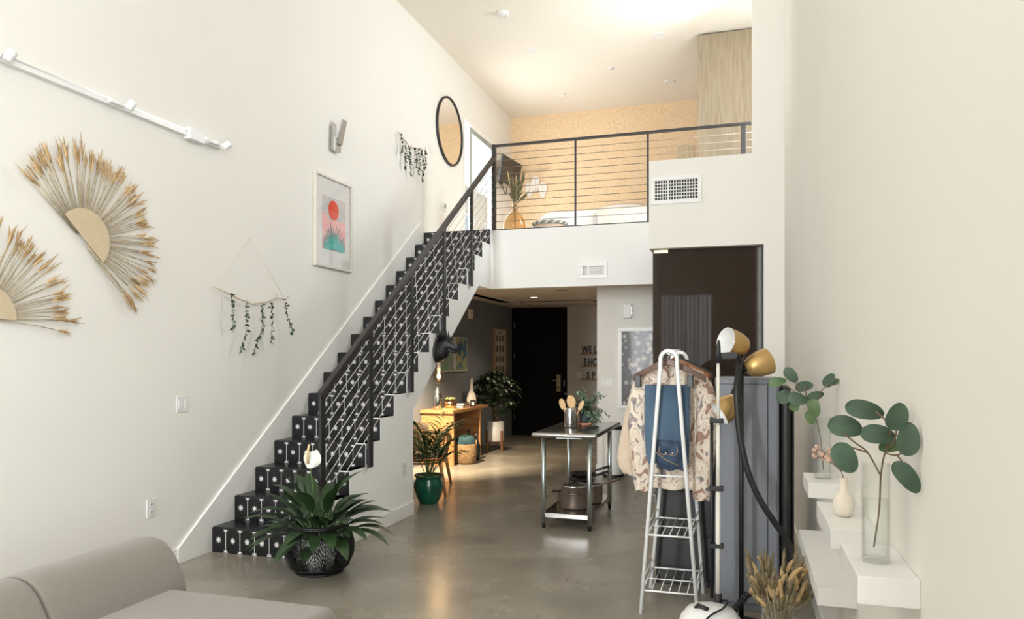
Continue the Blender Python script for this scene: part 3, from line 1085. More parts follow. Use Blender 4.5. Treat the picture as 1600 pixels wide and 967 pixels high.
# wall sconce
sc = thing('wall_sconce', 'satin metal wall sconce with two flared fins above the sunset print', 'lamp', (XL, 6.62, 3.60))
m = MB(sc)
m.box(XL, XL + 0.055, 6.555, 6.675, 3.585, 3.72)
m.build('base', M_NICKEL, sc, 0.004)
m = MB(sc)
m.beam((XL + 0.03, 6.570, 3.70), (XL + 0.03, 6.570, 3.845), 0.06, 0.012, (0, 1, 0))
m.build('upright_fin', M_NICKEL, sc)
m = MB(sc)
m.beam((XL + 0.06, 6.635, 3.66), (XL + 0.105, 6.655, 3.905), 0.02, 0.075, (0, 1, 0))
m.build('tilted_fin', M_NICKEL, sc)

# round mirror
mr = thing('round_mirror', 'large round mirror in a slim black frame at the top of the stairs', 'mirror', (XL, 9.70, 4.69))
m = MB(mr)
m.lathe([(0.445, 0.0), (0.475, 0.0), (0.475, 0.03), (0.452, 0.034), (0.445, 0.02)], (XL, 9.70, 4.69), (1, 0, 0), 64)
m.build('frame', M_BLACK, mr)
m = MB(mr)
m.lathe([(0.001, 0.018), (0.45, 0.018)], (XL, 9.70, 4.69), (1, 0, 0), 64)
m.build('mirror_glass', M_MIRROR, mr)


def plate(name, label, cat, x, y0, y1, z0, z1, face, n, kind, group=None):
    """Switch or outlet plate; face 'x' lies on a plane of constant x, face 'y' on one of constant y (y0..y1 then run along x)."""
    if face == 'x':
        t = thing(name, label, cat, (x, (y0 + y1) / 2, (z0 + z1) / 2), group=group)
        bx = lambda mb, a, b, c, d, t0, t1: mb.box(x + t0, x + t1, a, b, c, d)
    else:
        t = thing(name, label, cat, ((y0 + y1) / 2, x, (z0 + z1) / 2), group=group)
        bx = lambda mb, a, b, c, d, t0, t1: mb.box(a, b, x - t1, x - t0, c, d)
    m = MB(t)
    bx(m, y0, y1, z0, z1, 0, 0.006)
    m.build('cover_plate', M_WHITEP, t, 0.002)
    w = (y1 - y0) / n
    for i in range(n):
        c = y0 + w * (i + 0.5)
        h = (z1 - z0)
        if kind == 'switch':
            m = MB(t)
            bx(m, c - w * 0.27, c + w * 0.27, z0 + h * 0.22, z1 - h * 0.22, 0.006, 0.010)
            m.build('rocker', M_WHITE, t, 0.001)
        else:
            for s in (0.30, 0.70):
                m = MB(t)
                bx(m, c - w * 0.22, c + w * 0.22, z0 + h * (s - 0.13), z0 + h * (s + 0.13), 0.006, 0.009)
                m.m = 1
                bx(m, c - w * 0.11, c - w * 0.06, z0 + h * (s - 0.06), z0 + h * (s + 0.06), 0.009, 0.0093)
                bx(m, c + w * 0.06, c + w * 0.11, z0 + h * (s - 0.06), z0 + h * (s + 0.06), 0.009, 0.0093)
                m.build('socket', [M_WHITE, M_DARKHOLE], t)
    return t


plate('light_switch', 'white double light switch on the left wall under the large garland', 'switch', XL, 4.441, 4.566, 1.105, 1.222, 'x', 2, 'switch')
plate('wall_outlet', 'white wall outlet on the left wall above the sofa', 'outlet', XL, 4.160, 4.245, 0.39, 0.52, 'x', 1, 'outlet')
plate('wall_outlet', 'white wall outlet on the white side of the staircase', 'outlet', XS, 6.29, 6.385, 0.40, 0.535, 'x', 1, 'outlet')
plate('light_switch', 'single light switch on the upper left wall beside the round mirror', 'switch', XL, 9.02, 9.10, 4.22, 4.34, 'x', 1, 'switch')
plate('light_switch', 'triple light switch on the cream hall wall behind the steel table', 'switch', YH, -1.765, -1.625, 1.13, 1.235, 'y', 3, 'switch')
plate('light_switch', 'small light switch under the letter ledges on the taupe wall', 'switch', YD, -3.06, -2.97, 1.13, 1.25, 'y', 2, 'switch')
th = thing('thermostat', 'small white thermostat low on the wall under the round mirror', 'thermostat', (XL, 9.50, 3.60))
m = MB(th)
m.box(XL, XL + 0.022, 9.44, 9.56, 3.535, 3.655)
m.build('housing', M_WHITEP, th, 0.006)
m = MB(th)
m.lathe([(0.0, 0.030), (0.034, 0.030), (0.036, 0.022)], (XL, 9.50, 3.60), (1, 0, 0), 24)
m.build('dial', M_NICKEL, th)
ch = thing('door_chime', 'small white chime box high on the grey hall wall', 'chime', (XG, 11.55, 2.23))
m = MB(ch)
m.box(XG, XG + 0.05, 11.46, 11.62, 2.16, 2.32)
m.build('housing', M_CREAMV, ch, 0.012)
m = MB(ch)
for k in range(4):
    m.box(XG + 0.05, XG + 0.052, 11.49, 11.59, 2.19 + 0.03 * k, 2.20 + 0.03 * k)
m.build('sound_slot', M_BEIGEP, ch)
ac = thing('wall_sensor', 'white alarm box high on the cream hall wall', 'sensor', (-1.43, YH, 2.10))
m = MB(ac)
m.box(-1.487, -1.372, YH - 0.05, YH, 2.02, 2.205)
m.build('housing', M_WHITEP, ac, 0.008)
m = MB(ac)
m.box(-1.372, -1.366, YH - 0.04, YH - 0.01, 2.06, 2.17)
m.build('side_vent', M_NICKEL, ac)


def vent(label, x0, x1, z0, z1, y, nx, nz, gap):
    t = thing('air_vent', label, 'vent', ((x0 + x1) / 2, y, z0), group='air vents')
    f = 0.045
    m = MB(t)
    for a in ((x0, x1, z0, z0 + f), (x0, x1, z1 - f, z1), (x0, x0 + f, z0 + f, z1 - f), (x1 - f, x1, z0 + f, z1 - f)):
        m.box(a[0], a[1], y - 0.014, y, a[2], a[3])
    m.build('frame', M_WHITE, t, 0.003)
    MB(t).box(x0 + f, x1 - f, y - 0.003, y - 0.001, z0 + f, z1 - f).build('dark_cavity', M_DARKHOLE, t)
    m = MB(t)
    for k in range(1, nx):
        x = lerp(x0 + f, x1 - f, k / nx)
        w = 0.011 if k == gap else 0.0042
        m.box(x - w, x + w, y - 0.011, y - 0.004, z0 + f, z1 - f)
    for k in range(1, nz):
        z = lerp(z0 + f, z1 - f, k / nz)
        m.box(x0 + f, x1 - f, y - 0.009, y - 0.005, z - 0.0045, z + 0.0045)
    m.build('grille', M_WHITEP, t)
    return t


vent('white air vent on the white loft edge above the hall', -1.897, -1.555, 2.467, 2.655, YS, 16, 6, 4)
vent('larger white air vent on the cream closet bulkhead', -0.975, -0.43, 3.195, 3.497, 8.281, 16, 6, 5)


def ceil_light(label, x, y, z, lit, r=0.085):
    t = thing('recessed_light', label, 'ceiling light', (x, y, z), group='recessed ceiling lights')
    m = MB(t)
    m.lathe([(r, 0), (r, -0.006), (r * 0.8, -0.012), (r * 0.74, -0.004)], (x, y, z), (0, 0, 1), 28)
    m.build('trim_ring', M_WHITEP, t)
    m = MB(t)
    m.lathe([(0.0, -0.005), (r * 0.76, -0.005)], (x, y, z), (0, 0, 1), 28)
    m.build('lens', M_DOWN if lit else M_WHITE, t)
    return t


ceil_light('recessed ceiling light over the front of the loft, left of two', -2.815, 9.937, ZC, False)
ceil_light('recessed ceiling light over the front of the loft, right of two', -1.068, 9.943, ZC, False)
ceil_light('recessed ceiling light above the cork wall, left of two', -2.833, 11.714, ZC, False)
ceil_light('recessed ceiling light above the cork wall beside the oak closet', -1.087, 11.671, ZC, False)
ceil_light('glowing recessed light in the low hall ceiling', -3.235, 11.56, ZH, True)
ceil_light('unlit recessed light in the low hall ceiling, right of the glowing one', -2.45, 11.67, ZH, False)
sm = thing('smoke_detector', 'round white smoke detector on the high ceiling near the left wall', 'smoke detector', (-2.836, 8.73, ZC))
MB(sm).lathe([(0.075, 0), (0.075, -0.02), (0.06, -0.042), (0.0, -0.044)], (-2.836, 8.73, ZC), (0, 0, 1), 28).build('housing', M_WHITEP, sm)
MB(sm).lathe([(0.012, -0.044), (0.012, -0.048), (0, -0.048)], (-2.80, 8.73, ZC), (0, 0, 1), 12).build('test_button', M_NICKEL, sm)
sp = thing('sprinkler_head', 'small sprinkler head in the middle of the high loft ceiling', 'sprinkler', (-1.861, 10.85, ZC))
MB(sp).lathe([(0.045, 0), (0.045, -0.008), (0.0, -0.010)], (-1.861, 10.85, ZC), (0, 0, 1), 20).build('cover_plate', M_WHITEP, sp)
MB(sp).lathe([(0.012, -0.01), (0.012, -0.03), (0.0, -0.03)], (-1.861, 10.85, ZC), (0, 0, 1), 12).build('nozzle', M_NICKEL, sp)
hv = thing('ceiling_grille', 'small dark slot grille in the hall ceiling near the loft edge', 'vent', (-2.50, 10.45, ZH))
MB(hv).box(-2.60, -2.40, 10.41, 10.49, ZH - 0.008, ZH).build('frame', M_HALLCEIL, hv)
MB(hv).box(-2.585, -2.415, 10.425, 10.475, ZH - 0.0095, ZH - 0.008).build('slot', M_DARKHOLE, hv)
hv = thing('access_panel', 'flush access panel in the hall ceiling before the entry door', 'panel', (-3.0, 12.9, ZH))
m = MB(hv)
m.box(-3.75, -2.45, 12.45, 13.3, ZH - 0.006, ZH)
m.build('panel', M_HALLCEIL, hv)
m = MB(hv)
for a in ((-3.77, -2.43, 12.43, 12.45), (-3.77, -2.43, 13.3, 13.32), (-3.77, -3.75, 12.45, 13.3), (-2.45, -2.43, 12.45, 13.3)):
    m.box(*a, ZH - 0.009, ZH)
m.build('shadow_gap_frame', M_BROWN, hv)

# ------------------------------------------------------------------ curtain behind the camera (seen mirrored in the closet glass)
cu = thing('curtain', 'sheer grey curtain on a rod, mirrored in the tinted closet glass', 'curtain', (-1.4, -2.9, 0))
m = MB(cu)
n = 70
vs, fs = [], []
for i in range(n + 1):
    x = lerp(-2.05, -0.80, i / n)
    for z in (0.03, 3.14):
        vs.append((x, -2.9 + 0.05 * math.sin(i * 1.05) + 0.02 * math.sin(i * 0.37), z))
for i in range(n):
    a = i * 2
    fs.append((a, a + 2, a + 3, a + 1))
m.add(vs, fs, True)
m.build('curtain_cloth', M_CURT, cu)
m = MB(cu)
m.cyl((-2.2, -2.9, 3.16), (-0.4, -2.9, 3.16), 0.012)
m.ball((-0.4, -2.9, 3.16), 0.03)
m.box(-0.62, -0.60, -2.9, -3.065, 3.15, ZC)
m.box(-2.12, -2.10, -2.9, -3.065, 3.15, ZC)
m.build('curtain_rod', M_BLACK, cu)

# ------------------------------------------------------------------ basket planter with peace lily at the foot of the stairs
BX, BY = -2.86, 4.60
bk = thing('rattan_basket', 'round black open-weave rattan basket at the foot of the stairs', 'basket', (BX, BY, 0))


def bprof(h):
    pts = [(0.0, 0.155), (0.05, 0.205), (0.13, 0.238), (0.20, 0.240), (0.27, 0.222), (0.33, 0.190)]
    for (h0, r0), (h1, r1) in zip(pts, pts[1:]):
        if h <= h1:
            t = (h - h0) / (h1 - h0)
            t = t * t * (3 - 2 * t) * 0.4 + t * 0.6
            return lerp(r0, r1, t)
    return pts[-1][1]


def bpt(a, h):
    r = bprof(h)
    return (BX + r * math.cos(a), BY + r * math.sin(a), h)


for h, rr in ((0.008, 0.009), (0.335, 0.010), (0.325, 0.008), (0.045, 0.005)):
    m = MB(bk)
    m.tube([bpt(2 * PI * k / 48, min(h, 0.33)) if h < 0.33 else (BX + 0.19 * math.cos(2 * PI * k / 48), BY + 0.19 * math.sin(2 * PI * k / 48), h) for k in range(48)], rr, 7, closed=True)
    m.build('ring', M_BASKETB, bk)
MB(bk).lathe([(0.0, 0.006), (0.155, 0.006), (0.155, 0.012), (0.0, 0.012)], (BX, BY, 0), seg=32).build('base_disc', M_BASKETB, bk)
m = MB(bk)
NS = 11
for row, (h0, h1) in enumerate(((0.012, 0.21), (0.325, 0.10))):
    for s_ in range(NS):
        ac = 2 * PI * (s_ + 0.5 * row) / NS
        for q in range(6):
            wid = (PI / NS) * 1.32 * (1 - q * 0.155)
            top = lerp(h0, h1, 1 - q * 0.13)
            pts = []
            for k in range(15):
                u = -1 + 2 * k / 14
                hh = h0 + (top - h0) * (1 - abs(u) ** 2.4)
                pts.append(bpt(ac + wid * u, hh))
            m.tube(pts, 0.0033, 5)
        m.tube([bpt(ac, lerp(h0, h1, k / 6)) for k in range(7)], 0.003, 5)
m.build('scallop_weave', M_BASKETB, bk)
pt = thing('plant_pot', 'plain white plant pot inside the black rattan basket', 'pot', (BX, BY, 0.013))
MB(pt).lathe([(0.0, 0), (0.10, 0), (0.128, 0.225), (0.118, 0.225), (0.112, 0.20)], (BX, BY, 0.013), seg=32).build('pot_wall', M_WHITE, pt)
MB(pt).lathe([(0.0, 0.205), (0.113, 0.20)], (BX, BY, 0.013), seg=24).build('soil', M_SOIL, pt)
ly = thing('peace_lily', 'leafy peace lily with one white flower, growing from the black basket', 'plant', (BX, BY, 0.21))
m = MB(ly)
random.seed(11)
spec = []
for k in range(62):
    a = k * 2.399 + rnd(-0.2, 0.2)
    el = lerp(1.40, 0.30, (k / 61) ** 0.9) + rnd(-0.1, 0.1)
    spec.append((a, el, rnd(0.24, 0.36), rnd(0.075, 0.105), rnd(0.12, 0.24) + 0.06 * max(0, el - 0.9)))
# the long leaf reaching right along the white wall, and the ones reaching left
spec += [(0.1, 0.75, 0.32, 0.085, 0.26), (0.25, 0.45, 0.26, 0.08, 0.22), (-2.9, 0.55, 0.33, 0.085, 0.24), (-2.6, 0.30, 0.33, 0.09, 0.16), (-1.9, 0.15, 0.22, 0.11, 0.14), (-1.3, 0.05, 0.22, 0.09, 0.12)]
for (a, el, L, W, S) in spec:
    d = Vector((math.cos(a) * math.cos(el), math.sin(a) * math.cos(el), math.sin(el)))
    b0 = Vector((BX + 0.04 * math.cos(a), BY + 0.04 * math.sin(a), 0.21))
    b1 = b0 + d * S
    m.m = 1
    m.tube([b0, b0.lerp(b1, 0.5) + Vector((0, 0, 0.01)), b1], [0.004, 0.0035, 0.003], 5)
    m.m = 0
    d2_ = Vector((d.x, d.y, d.z * 0.75)).normalized()
    m.leaf(b1, d2_, (0, 0, 1), L, W, rnd(0.5, 1.1), 0.22, 8, 0.9)
m.build('leaves', [M_LEAF, M_GSTEM], ly)
FX, FY, FZ = -2.87, 4.50, 0.745
m = MB(ly)
m.tube([(BX, BY - 0.02, 0.21), (BX - 0.01, BY - 0.05, 0.5), (FX, FY, FZ)], [0.005, 0.0042, 0.0035], 6)
fl = m.build('flower_stalk', M_GSTEM, ly)
m = MB(ly)
vs, fs = [], []
NN = 10
for i in range(NN + 1):
    t = i / NN
    w = 0.062 * math.sin(PI * min(1, 0.08 + 0.86 * t)) ** 0.6 * (1 - 0.25 * t)
    for j in range(7):
        u = -1 + j / 3
        vs.append((FX + u * w * 0.92 + 0.02 * u, FY - 0.02 + 0.045 * u * u, FZ - 0.005 + 0.115 * t + 0.012 * u * u))
for i in range(NN):
    for j in range(6):
        a = i * 7 + j
        fs.append((a, a + 1, a + 8, a + 7))
m.add(vs, fs, True)
m.build('spathe', M_SPATHE, fl)
m = MB(ly)
m.tube([(FX, FY - 0.035, FZ + 0.03), (FX + 0.008, FY - 0.05, FZ + 0.10), (FX + 0.022, FY - 0.05, FZ + 0.165)], [0.008, 0.0095, 0.006], 8)
m.build('spadix', M_SPADIX, fl)

# ------------------------------------------------------------------ dragon-like dinosaur head on the stair side
DY, DZ = 7.13, 1.575
dn = thing('dinosaur_head', 'matte black horned dinosaur head trophy mounted on the white stair side', 'wall decoration', (XS, DY, DZ))
m = MB(dn)
m.lathe([(0.0, 0.0), (0.115, 0.0), (0.12, 0.012), (0.10, 0.03), (0.0, 0.03)], (XS, DY, DZ - 0.005), (1, 0, 0), 24)
m.build('mount', M_BLACKP, dn)
m = MB(dn)
path = [(0.01, 0, -0.03), (0.05, 0, 0.0), (0.085, 0, 0.05), (0.12, 0, 0.075), (0.165, -0.005, 0.055), (0.21, -0.01, 0.03), (0.245, -0.012, 0.01)]
rad = [0.095, 0.088, 0.078, 0.066, 0.048, 0.034, 0.018]
m.tube([(XS + p[0], DY + p[1], DZ + p[2]) for p in path], rad, 14)
m.tube([(XS + 0.10, DY, DZ + 0.02), (XS + 0.16, DY - 0.005, DZ + 0.005), (XS + 0.22, DY - 0.01, DZ - 0.015)], [0.045, 0.028, 0.012], 10)
m.build('head', M_BLACKP, dn)
m = MB(dn)
for k in range(6):
    t = k / 5
    b = Vector((XS + lerp(0.0, 0.15, t), DY, DZ + lerp(0.06, 0.12, math.sin(PI * (0.2 + 0.6 * t)))))
    for sgn in (-0.03, 0.0, 0.03):
        m.cyl(b + Vector((0, sgn, -0.01)), b + Vector((-0.016, sgn * 1.9, 0.085 + 0.03 * math.sin(PI * t))), 0.018, 0.001, 8)
m.build('crest_spikes', M_BLACKP, dn)

# ------------------------------------------------------------------ pendant lamp under the stairs
PX, PY = -3.22, 7.60
pn = thing('pendant_lamp', 'small pendant with smoked glass shade hanging under the stairs', 'lamp', (PX, PY, 1.22))
m = MB(pn)
m.cyl((PX, PY, 1.39), (PX, PY, 1.81), 0.004, seg=6)
m.build('cord', M_BLACK, pn)
m = MB(pn)
m.cyl((PX, PY, 1.36), (PX, PY, 1.47), 0.02, 0.018, 16)
m.build('lamp_holder', M_CERAM, pn)
m = MB(pn)
m.lathe([(0.02, 1.372), (0.045, 1.355), (0.062, 1.315), (0.06, 1.27), (0.045, 1.235), (0.02, 1.222), (0.0, 1.22)], (PX, PY, 0), seg=24)
m.build('glass_shade', M_LAMPGL, pn)
m = MB(pn)
m.ball((PX, PY, 1.305), 0.022, 0.022, 0.03)
m.build('bulb', M_BULB, pn)
pl_ = bpy.data.lights.new('pendant_light', 'POINT')
pl_.energy = 8
pl_.color = (1.0, 0.70, 0.40)
pl_.shadow_soft_size = 0.03
po = bpy.data.objects.new('pendant_light', pl_)
po.location = (PX, PY, 1.255)
COL.objects.link(po)
# added spotlight with an invented fixture, for the warm glow on the console's near side
ul = thing('added_console_spotlight', 'small white spotlight added under the stairs to light the wooden console', 'lamp', (-3.75, 8.25, 2.2))
m = MB(ul)
m.cyl((-3.75, 8.25, 2.36), (-3.75, 8.25, 2.25), 0.012)
m.build('stem', M_WHITEP, ul)
m = MB(ul)
_d = Vector((-0.20, 1.15, -1.75)).normalized()
m.lathe([(0.0, -0.05), (0.03, -0.05), (0.04, 0.0), (0.04, 0.07), (0.035, 0.07), (0.03, 0.0), (0.0, -0.02)], (-3.75, 8.25, 2.22), _d, 20)
m.build('lamp_head', M_WHITEP, ul)
sl = bpy.data.lights.new('added_console_spot', 'SPOT')  # added warm light that brightens the console's near panel
sl.energy = 1150
sl.spot_size = R(72)
sl.spot_blend = 1.0
sl.color = (1.0, 0.82, 0.58)
sl.shadow_soft_size = 0.04
so = bpy.data.objects.new('added_console_spot', sl)
so.location = Vector((-3.75, 8.25, 2.22)) + _d * 0.06
so.rotation_euler = _d.to_track_quat('-Z', 'Y').to_euler()
COL.objects.link(so)
# light of the glowing recessed light in the hall
hl = bpy.data.lights.new('hall_downlight', 'SPOT')
hl.energy = 60
hl.spot_size = R(120)
hl.spot_blend = 0.8
hl.color = (1.0, 0.80, 0.58)
hl.shadow_soft_size = 0.06
ho = bpy.data.objects.new('hall_downlight', hl)
ho.location = (-3.235, 11.56, ZH - 0.02)
COL.objects.link(ho)

# ------------------------------------------------------------------ pictures on the grey hall wall
M_FLUID = ramp_mat('fluid_painting', 'noise', 2.6, [(0.25, (0.42, 0.15, 0.06)), (0.38, (0.55, 0.36, 0.16)), (0.47, (0.30, 0.42, 0.22)), (0.55, (0.05, 0.13, 0.24)), (0.63, (0.02, 0.06, 0.17)), (0.75, (0.22, 0.42, 0.40))], 0.35, stretch=(1, 1.2, 0.8), distort=2.2, detail=3)
M_FLUID2 = ramp_mat('fluid_painting_green', 'noise', 2.4, [(0.25, (0.36, 0.18, 0.10)), (0.36, (0.30, 0.20, 0.18)), (0.45, (0.30, 0.40, 0.34)), (0.55, (0.22, 0.42, 0.26)), (0.66, (0.06, 0.22, 0.32)), (0.78, (0.30, 0.48, 0.45))], 0.35, stretch=(1, 1.2, 0.8), distort=2.2, detail=3)
for (ya, yb, mm, lab) in ((10.24, 10.765, M_FLUID2, 'green fluid-art canvas behind the dinosaur snout, left of its twin'), (10.86, 11.375, M_FLUID, 'rust and blue fluid-art canvas on the grey wall, right of its twin')):
    t = thing('canvas_painting', lab, 'picture', (XG, ya, 1.31), group='fluid-art canvases')
    MB(t).box(XG, XG + 0.03, ya, yb, 1.30, 1.84).build('canvas_edge', M_WHITEP, t)
    MB(t).box(XG + 0.03, XG + 0.0315, ya + 0.012, yb - 0.012, 1.312, 1.828).build('painted_face', mm, t)
MB_ = MB(t)
t = thing('leaf_chart', 'tall cream chart of dark leaf ovals in a wood frame by the entry door', 'picture', (XG, 12.74, 1.27))
m = MB(t)
y0, y1, z0, z1 = 12.74, 13.47, 1.18, 2.07
for a in ((y0, y1, z0, z0 + 0.03), (y0, y1, z1 - 0.03, z1), (y0, y0 + 0.03, z0 + 0.03, z1 - 0.03), (y1 - 0.03, y1, z0 + 0.03, z1 - 0.03)):
    m.box(XG, XG + 0.045, *a)
m.build('frame', M_LEDGE, t)
m = MB(t)
m.box(XG, XG + 0.03, y0 + 0.03, y1 - 0.03, z0 + 0.03, z1 - 0.03)
m.m = 1
m.box(XG + 0.03, XG + 0.031, 13.0, 13.22, 1.975, 1.987)
for r_ in range(4):
    for c_ in range(3):
        yc, zc = lerp(12.93, 13.28, c_ / 2), 1.87 - 0.19 * r_
        m.m = 1 + (r_ * 2 + c_) % 3
        m.add([(XG + 0.0305, yc + 0.055 * math.cos(2 * PI * k / 14), zc + 0.065 * math.sin(2 * PI * k / 14)) for k in range(14)], [tuple(range(14))])
        m.m = 0
        m.add([(XG + 0.031, yc + 0.008 * math.cos(2 * PI * k / 6), zc + 0.045 * math.sin(2 * PI * k / 6)) for k in range(6)], [tuple(range(6))])
m.build('chart', [mat('chart_paper', (0.62, 0.55, 0.44), 0.8, var=0.03), M_NAVYPOT, M_BARK, M_IVY], t)

# ------------------------------------------------------------------ letter ledges
def letter(ch, x, z, size, lab):
    cd = bpy.data.curves.new('letter', 'FONT')
    cd.body = ch
    cd.size = size
    cd.extrude = 0.008
    cd.offset = 0.0045
    cd.align_x = 'CENTER'
    tmp = bpy.data.objects.new('tmp_letter', cd)
    COL.objects.link(tmp)
    dg = bpy.context.evaluated_depsgraph_get()
    me = bpy.data.meshes.new_from_object(tmp.evaluated_get(dg))
    bpy.data.objects.remove(tmp)
    me.materials.clear()
    me.materials.append(M_BLACKP)
    o = bpy.data.objects.new('wall_letter', me)
    COL.objects.link(o)
    o.rotation_euler = (R(90), 0, 0)
    o.scale = (0.74, 1.12, 1)
    o.location = (x, YD - 0.02, z)
    tag(o, lab, 'letter', 'letters on the wooden ledges')


for zi, (zl, word, x0, rowname) in enumerate(((1.625, 'WEL', -2.885, 'top'), (1.39, 'SHO', -2.885, 'middle'), (1.145, 'SP', -2.83, 'bottom'))):
    zl = (1.607, 1.367, 1.117)[zi] + 0.0
    t = tag(MB(off=(-2.6, YD, zl)).box(-2.965, -2.30, YD - 0.045, YD, zl - 0.03, zl).build('letter_ledge', M_LEDGE), '%s of three narrow brown ledges holding black letters' % rowname, 'ledge', 'wooden letter ledges')
    dx = 0.0
    for c_ in word:
        letter(c_, x0 + dx, zl + 0.002, 0.165, 'black letter %s standing on the %s wooden ledge' % (c_, rowname))
        dx += 0.098 if word != 'SP' else 0.105

# ------------------------------------------------------------------ wooden console and the things on it
cs = thing('console_table', 'long slab-sided acacia console along the grey hall wall', 'table', (-4.1, 10.3, 0))
ZT = 0.775
m = MB(cs)
m.box(XG + 0.005, -3.845, 9.58, 11.06, ZT - 0.045, ZT)
m.build('table_top', M_WOODY, cs, 0.004)
for (a, b) in ((9.61, 9.665), (10.70, 10.755)):
    m = MB(cs)
    m.box(XG + 0.01, -3.85, a, b, 0, ZT - 0.045)
    m.build('side_panel', M_WOOD, cs, 0.004)

t = thing('cocktail_shaker', 'brushed steel cocktail shaker on the near end of the console', 'shaker', (-4.15, 9.75, ZT))
MB(t).lathe([(0.0, 0), (0.055, 0), (0.066, 0.02), (0.066, 0.19), (0.05, 0.225), (0.046, 0.23)], (-4.15, 9.75, ZT)).build('body', M_STEEL, t)
MB(t).lathe([(0.046, 0.23), (0.044, 0.27), (0.036, 0.275), (0.036, 0.325), (0.0, 0.33)], (-4.15, 9.75, ZT)).build('cap', M_NICKEL, t)
t = thing('tray', 'small round green tray under the copper planter', 'tray', (-3.99, 9.83, ZT))
MB(t).lathe([(0.0, 0), (0.12, 0), (0.135, 0.015), (0.128, 0.017), (0.115, 0.006), (0.0, 0.006)], (-3.99, 9.83, ZT)).build('dish', M_SUCC, t)
t = thing('succulent_planter', 'shiny copper bowl of pale succulents on the console', 'plant', (-3.99, 9.83, ZT + 0.007))
MB(t).lathe([(0.0, 0), (0.06, 0), (0.095, 0.04), (0.098, 0.085), (0.08, 0.125), (0.072, 0.125), (0.088, 0.085)], (-3.99, 9.83, ZT + 0.007)).build('bowl', M_COPPER, t)
m = MB(t)
random.seed(5)
for k in range(11):
    a, rr = k * 2.4, 0.065 * math.sqrt(k / 11)
    c = (-3.99 + rr * math.cos(a), 9.83 + rr * math.sin(a), ZT + 0.13)
    for q in range(12):
        b = q * 2.4
        el = lerp(1.3, 0.3, q / 11)
        m.leaf(c, (math.cos(b) * math.cos(el), math.sin(b) * math.cos(el), math.sin(el)), (0, 0, 1), 0.045, 0.02, -0.4, 0.3, 3)
m.build('rosettes', M_SUCC, t)
for k, (dz, w, lab) in enumerate(((0.0, 0.17, 'dark-covered book lying flat on the console, lower of two'), (0.036, 0.15, 'dark-covered book on top of its twin on the console'))):
    t = thing('book', lab, 'book', (-4.02, 10.3, ZT + dz), 0.12 * k - 0.05, group='books on the console')
    m = MB()
    m.box(-0.105, 0.105, -0.14, 0.14, 0, 0.004)
    m.box(-0.105, 0.105, -0.14, 0.14, 0.031, 0.035)
    m.box(-0.105, -0.100, -0.14, 0.14, 0.004, 0.031)
    m.build('cover', M_REDBOOK, t)
    MB().box(-0.098, 0.100, -0.135, 0.135, 0.004, 0.031).build('pages', M_PAGES, t)
t = thing('bottle_vase', 'slender-necked matte white vase on the far end of the console', 'vase', (-4.02, 10.78, ZT))
MB(t).lathe([(0.0, 0), (0.05, 0), (0.072, 0.04), (0.076, 0.10), (0.058, 0.17), (0.03, 0.225), (0.021, 0.28), (0.019, 0.40), (0.023, 0.415), (0.015, 0.415), (0.013, 0.28)], (-4.02, 10.78, ZT)).build('body', M_CREAMV, t)
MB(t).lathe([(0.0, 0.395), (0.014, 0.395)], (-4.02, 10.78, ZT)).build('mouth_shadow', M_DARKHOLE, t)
t = thing('candle_jar', 'small dark candle jar with a white label in front of the white vase', 'candle', (-3.90, 10.52, ZT))
MB(t).lathe([(0.0, 0), (0.04, 0), (0.042, 0.01), (0.042, 0.095), (0.036, 0.10), (0.036, 0.08), (0, 0.08)], (-3.90, 10.52, ZT)).build('jar', M_REDBOOK, t)
MB(t).obox((-3.884, 10.4755, ZT + 0.045), (0.04, 0.002, 0.045), (0, 0, 0.25)).build('paper_tag', M_PAGES, t)

# basket with blanket, bottles
SBX, SBY = -3.79, 9.93
t = thing('seagrass_basket', 'woven seagrass basket standing before the console opening', 'basket', (SBX, SBY, 0))
m = MB(t)
m.lathe([(0.0, 0.0), (0.125, 0.0), (0.145, 0.03), (0.155, 0.14), (0.158, 0.27), (0.152, 0.285), (0.145, 0.27), (0.142, 0.05), (0.0, 0.02)], (SBX, SBY, 0), seg=40, rip=lambda a, h: 1 + 0.015 * math.sin(a * 20 + h * 140))
m.build('body', M_SEAG, t)
for a in (0.6, 0.6 + PI):
    m = MB(t)
    m.tube([(SBX + 0.152 * math.cos(a + u * 0.32), SBY + 0.152 * math.sin(a + u * 0.32), 0.27 + 0.055 * (1 - u * u)) for u in (-1, -0.6, -0.2, 0.2, 0.6, 1)], 0.009, 8)
    m.build('handle', M_SEAG, t)
t = thing('blanket', 'dark teal knit blanket stuffed in the seagrass basket', 'blanket', (SBX, SBY, 0.06))
m = MB(t)
m.lathe([(0.0, 0.06), (0.12, 0.08), (0.13, 0.25), (0.14, 0.31), (0.12, 0.38), (0.07, 0.40), (0.0, 0.39)], (SBX, SBY, 0), seg=40, rip=lambda a, h: 1 + 0.10 * math.sin(a * 3 + h * 30) + 0.05 * math.sin(a * 7 + h * 50))
m.build('bundle', M_NAVY, t)
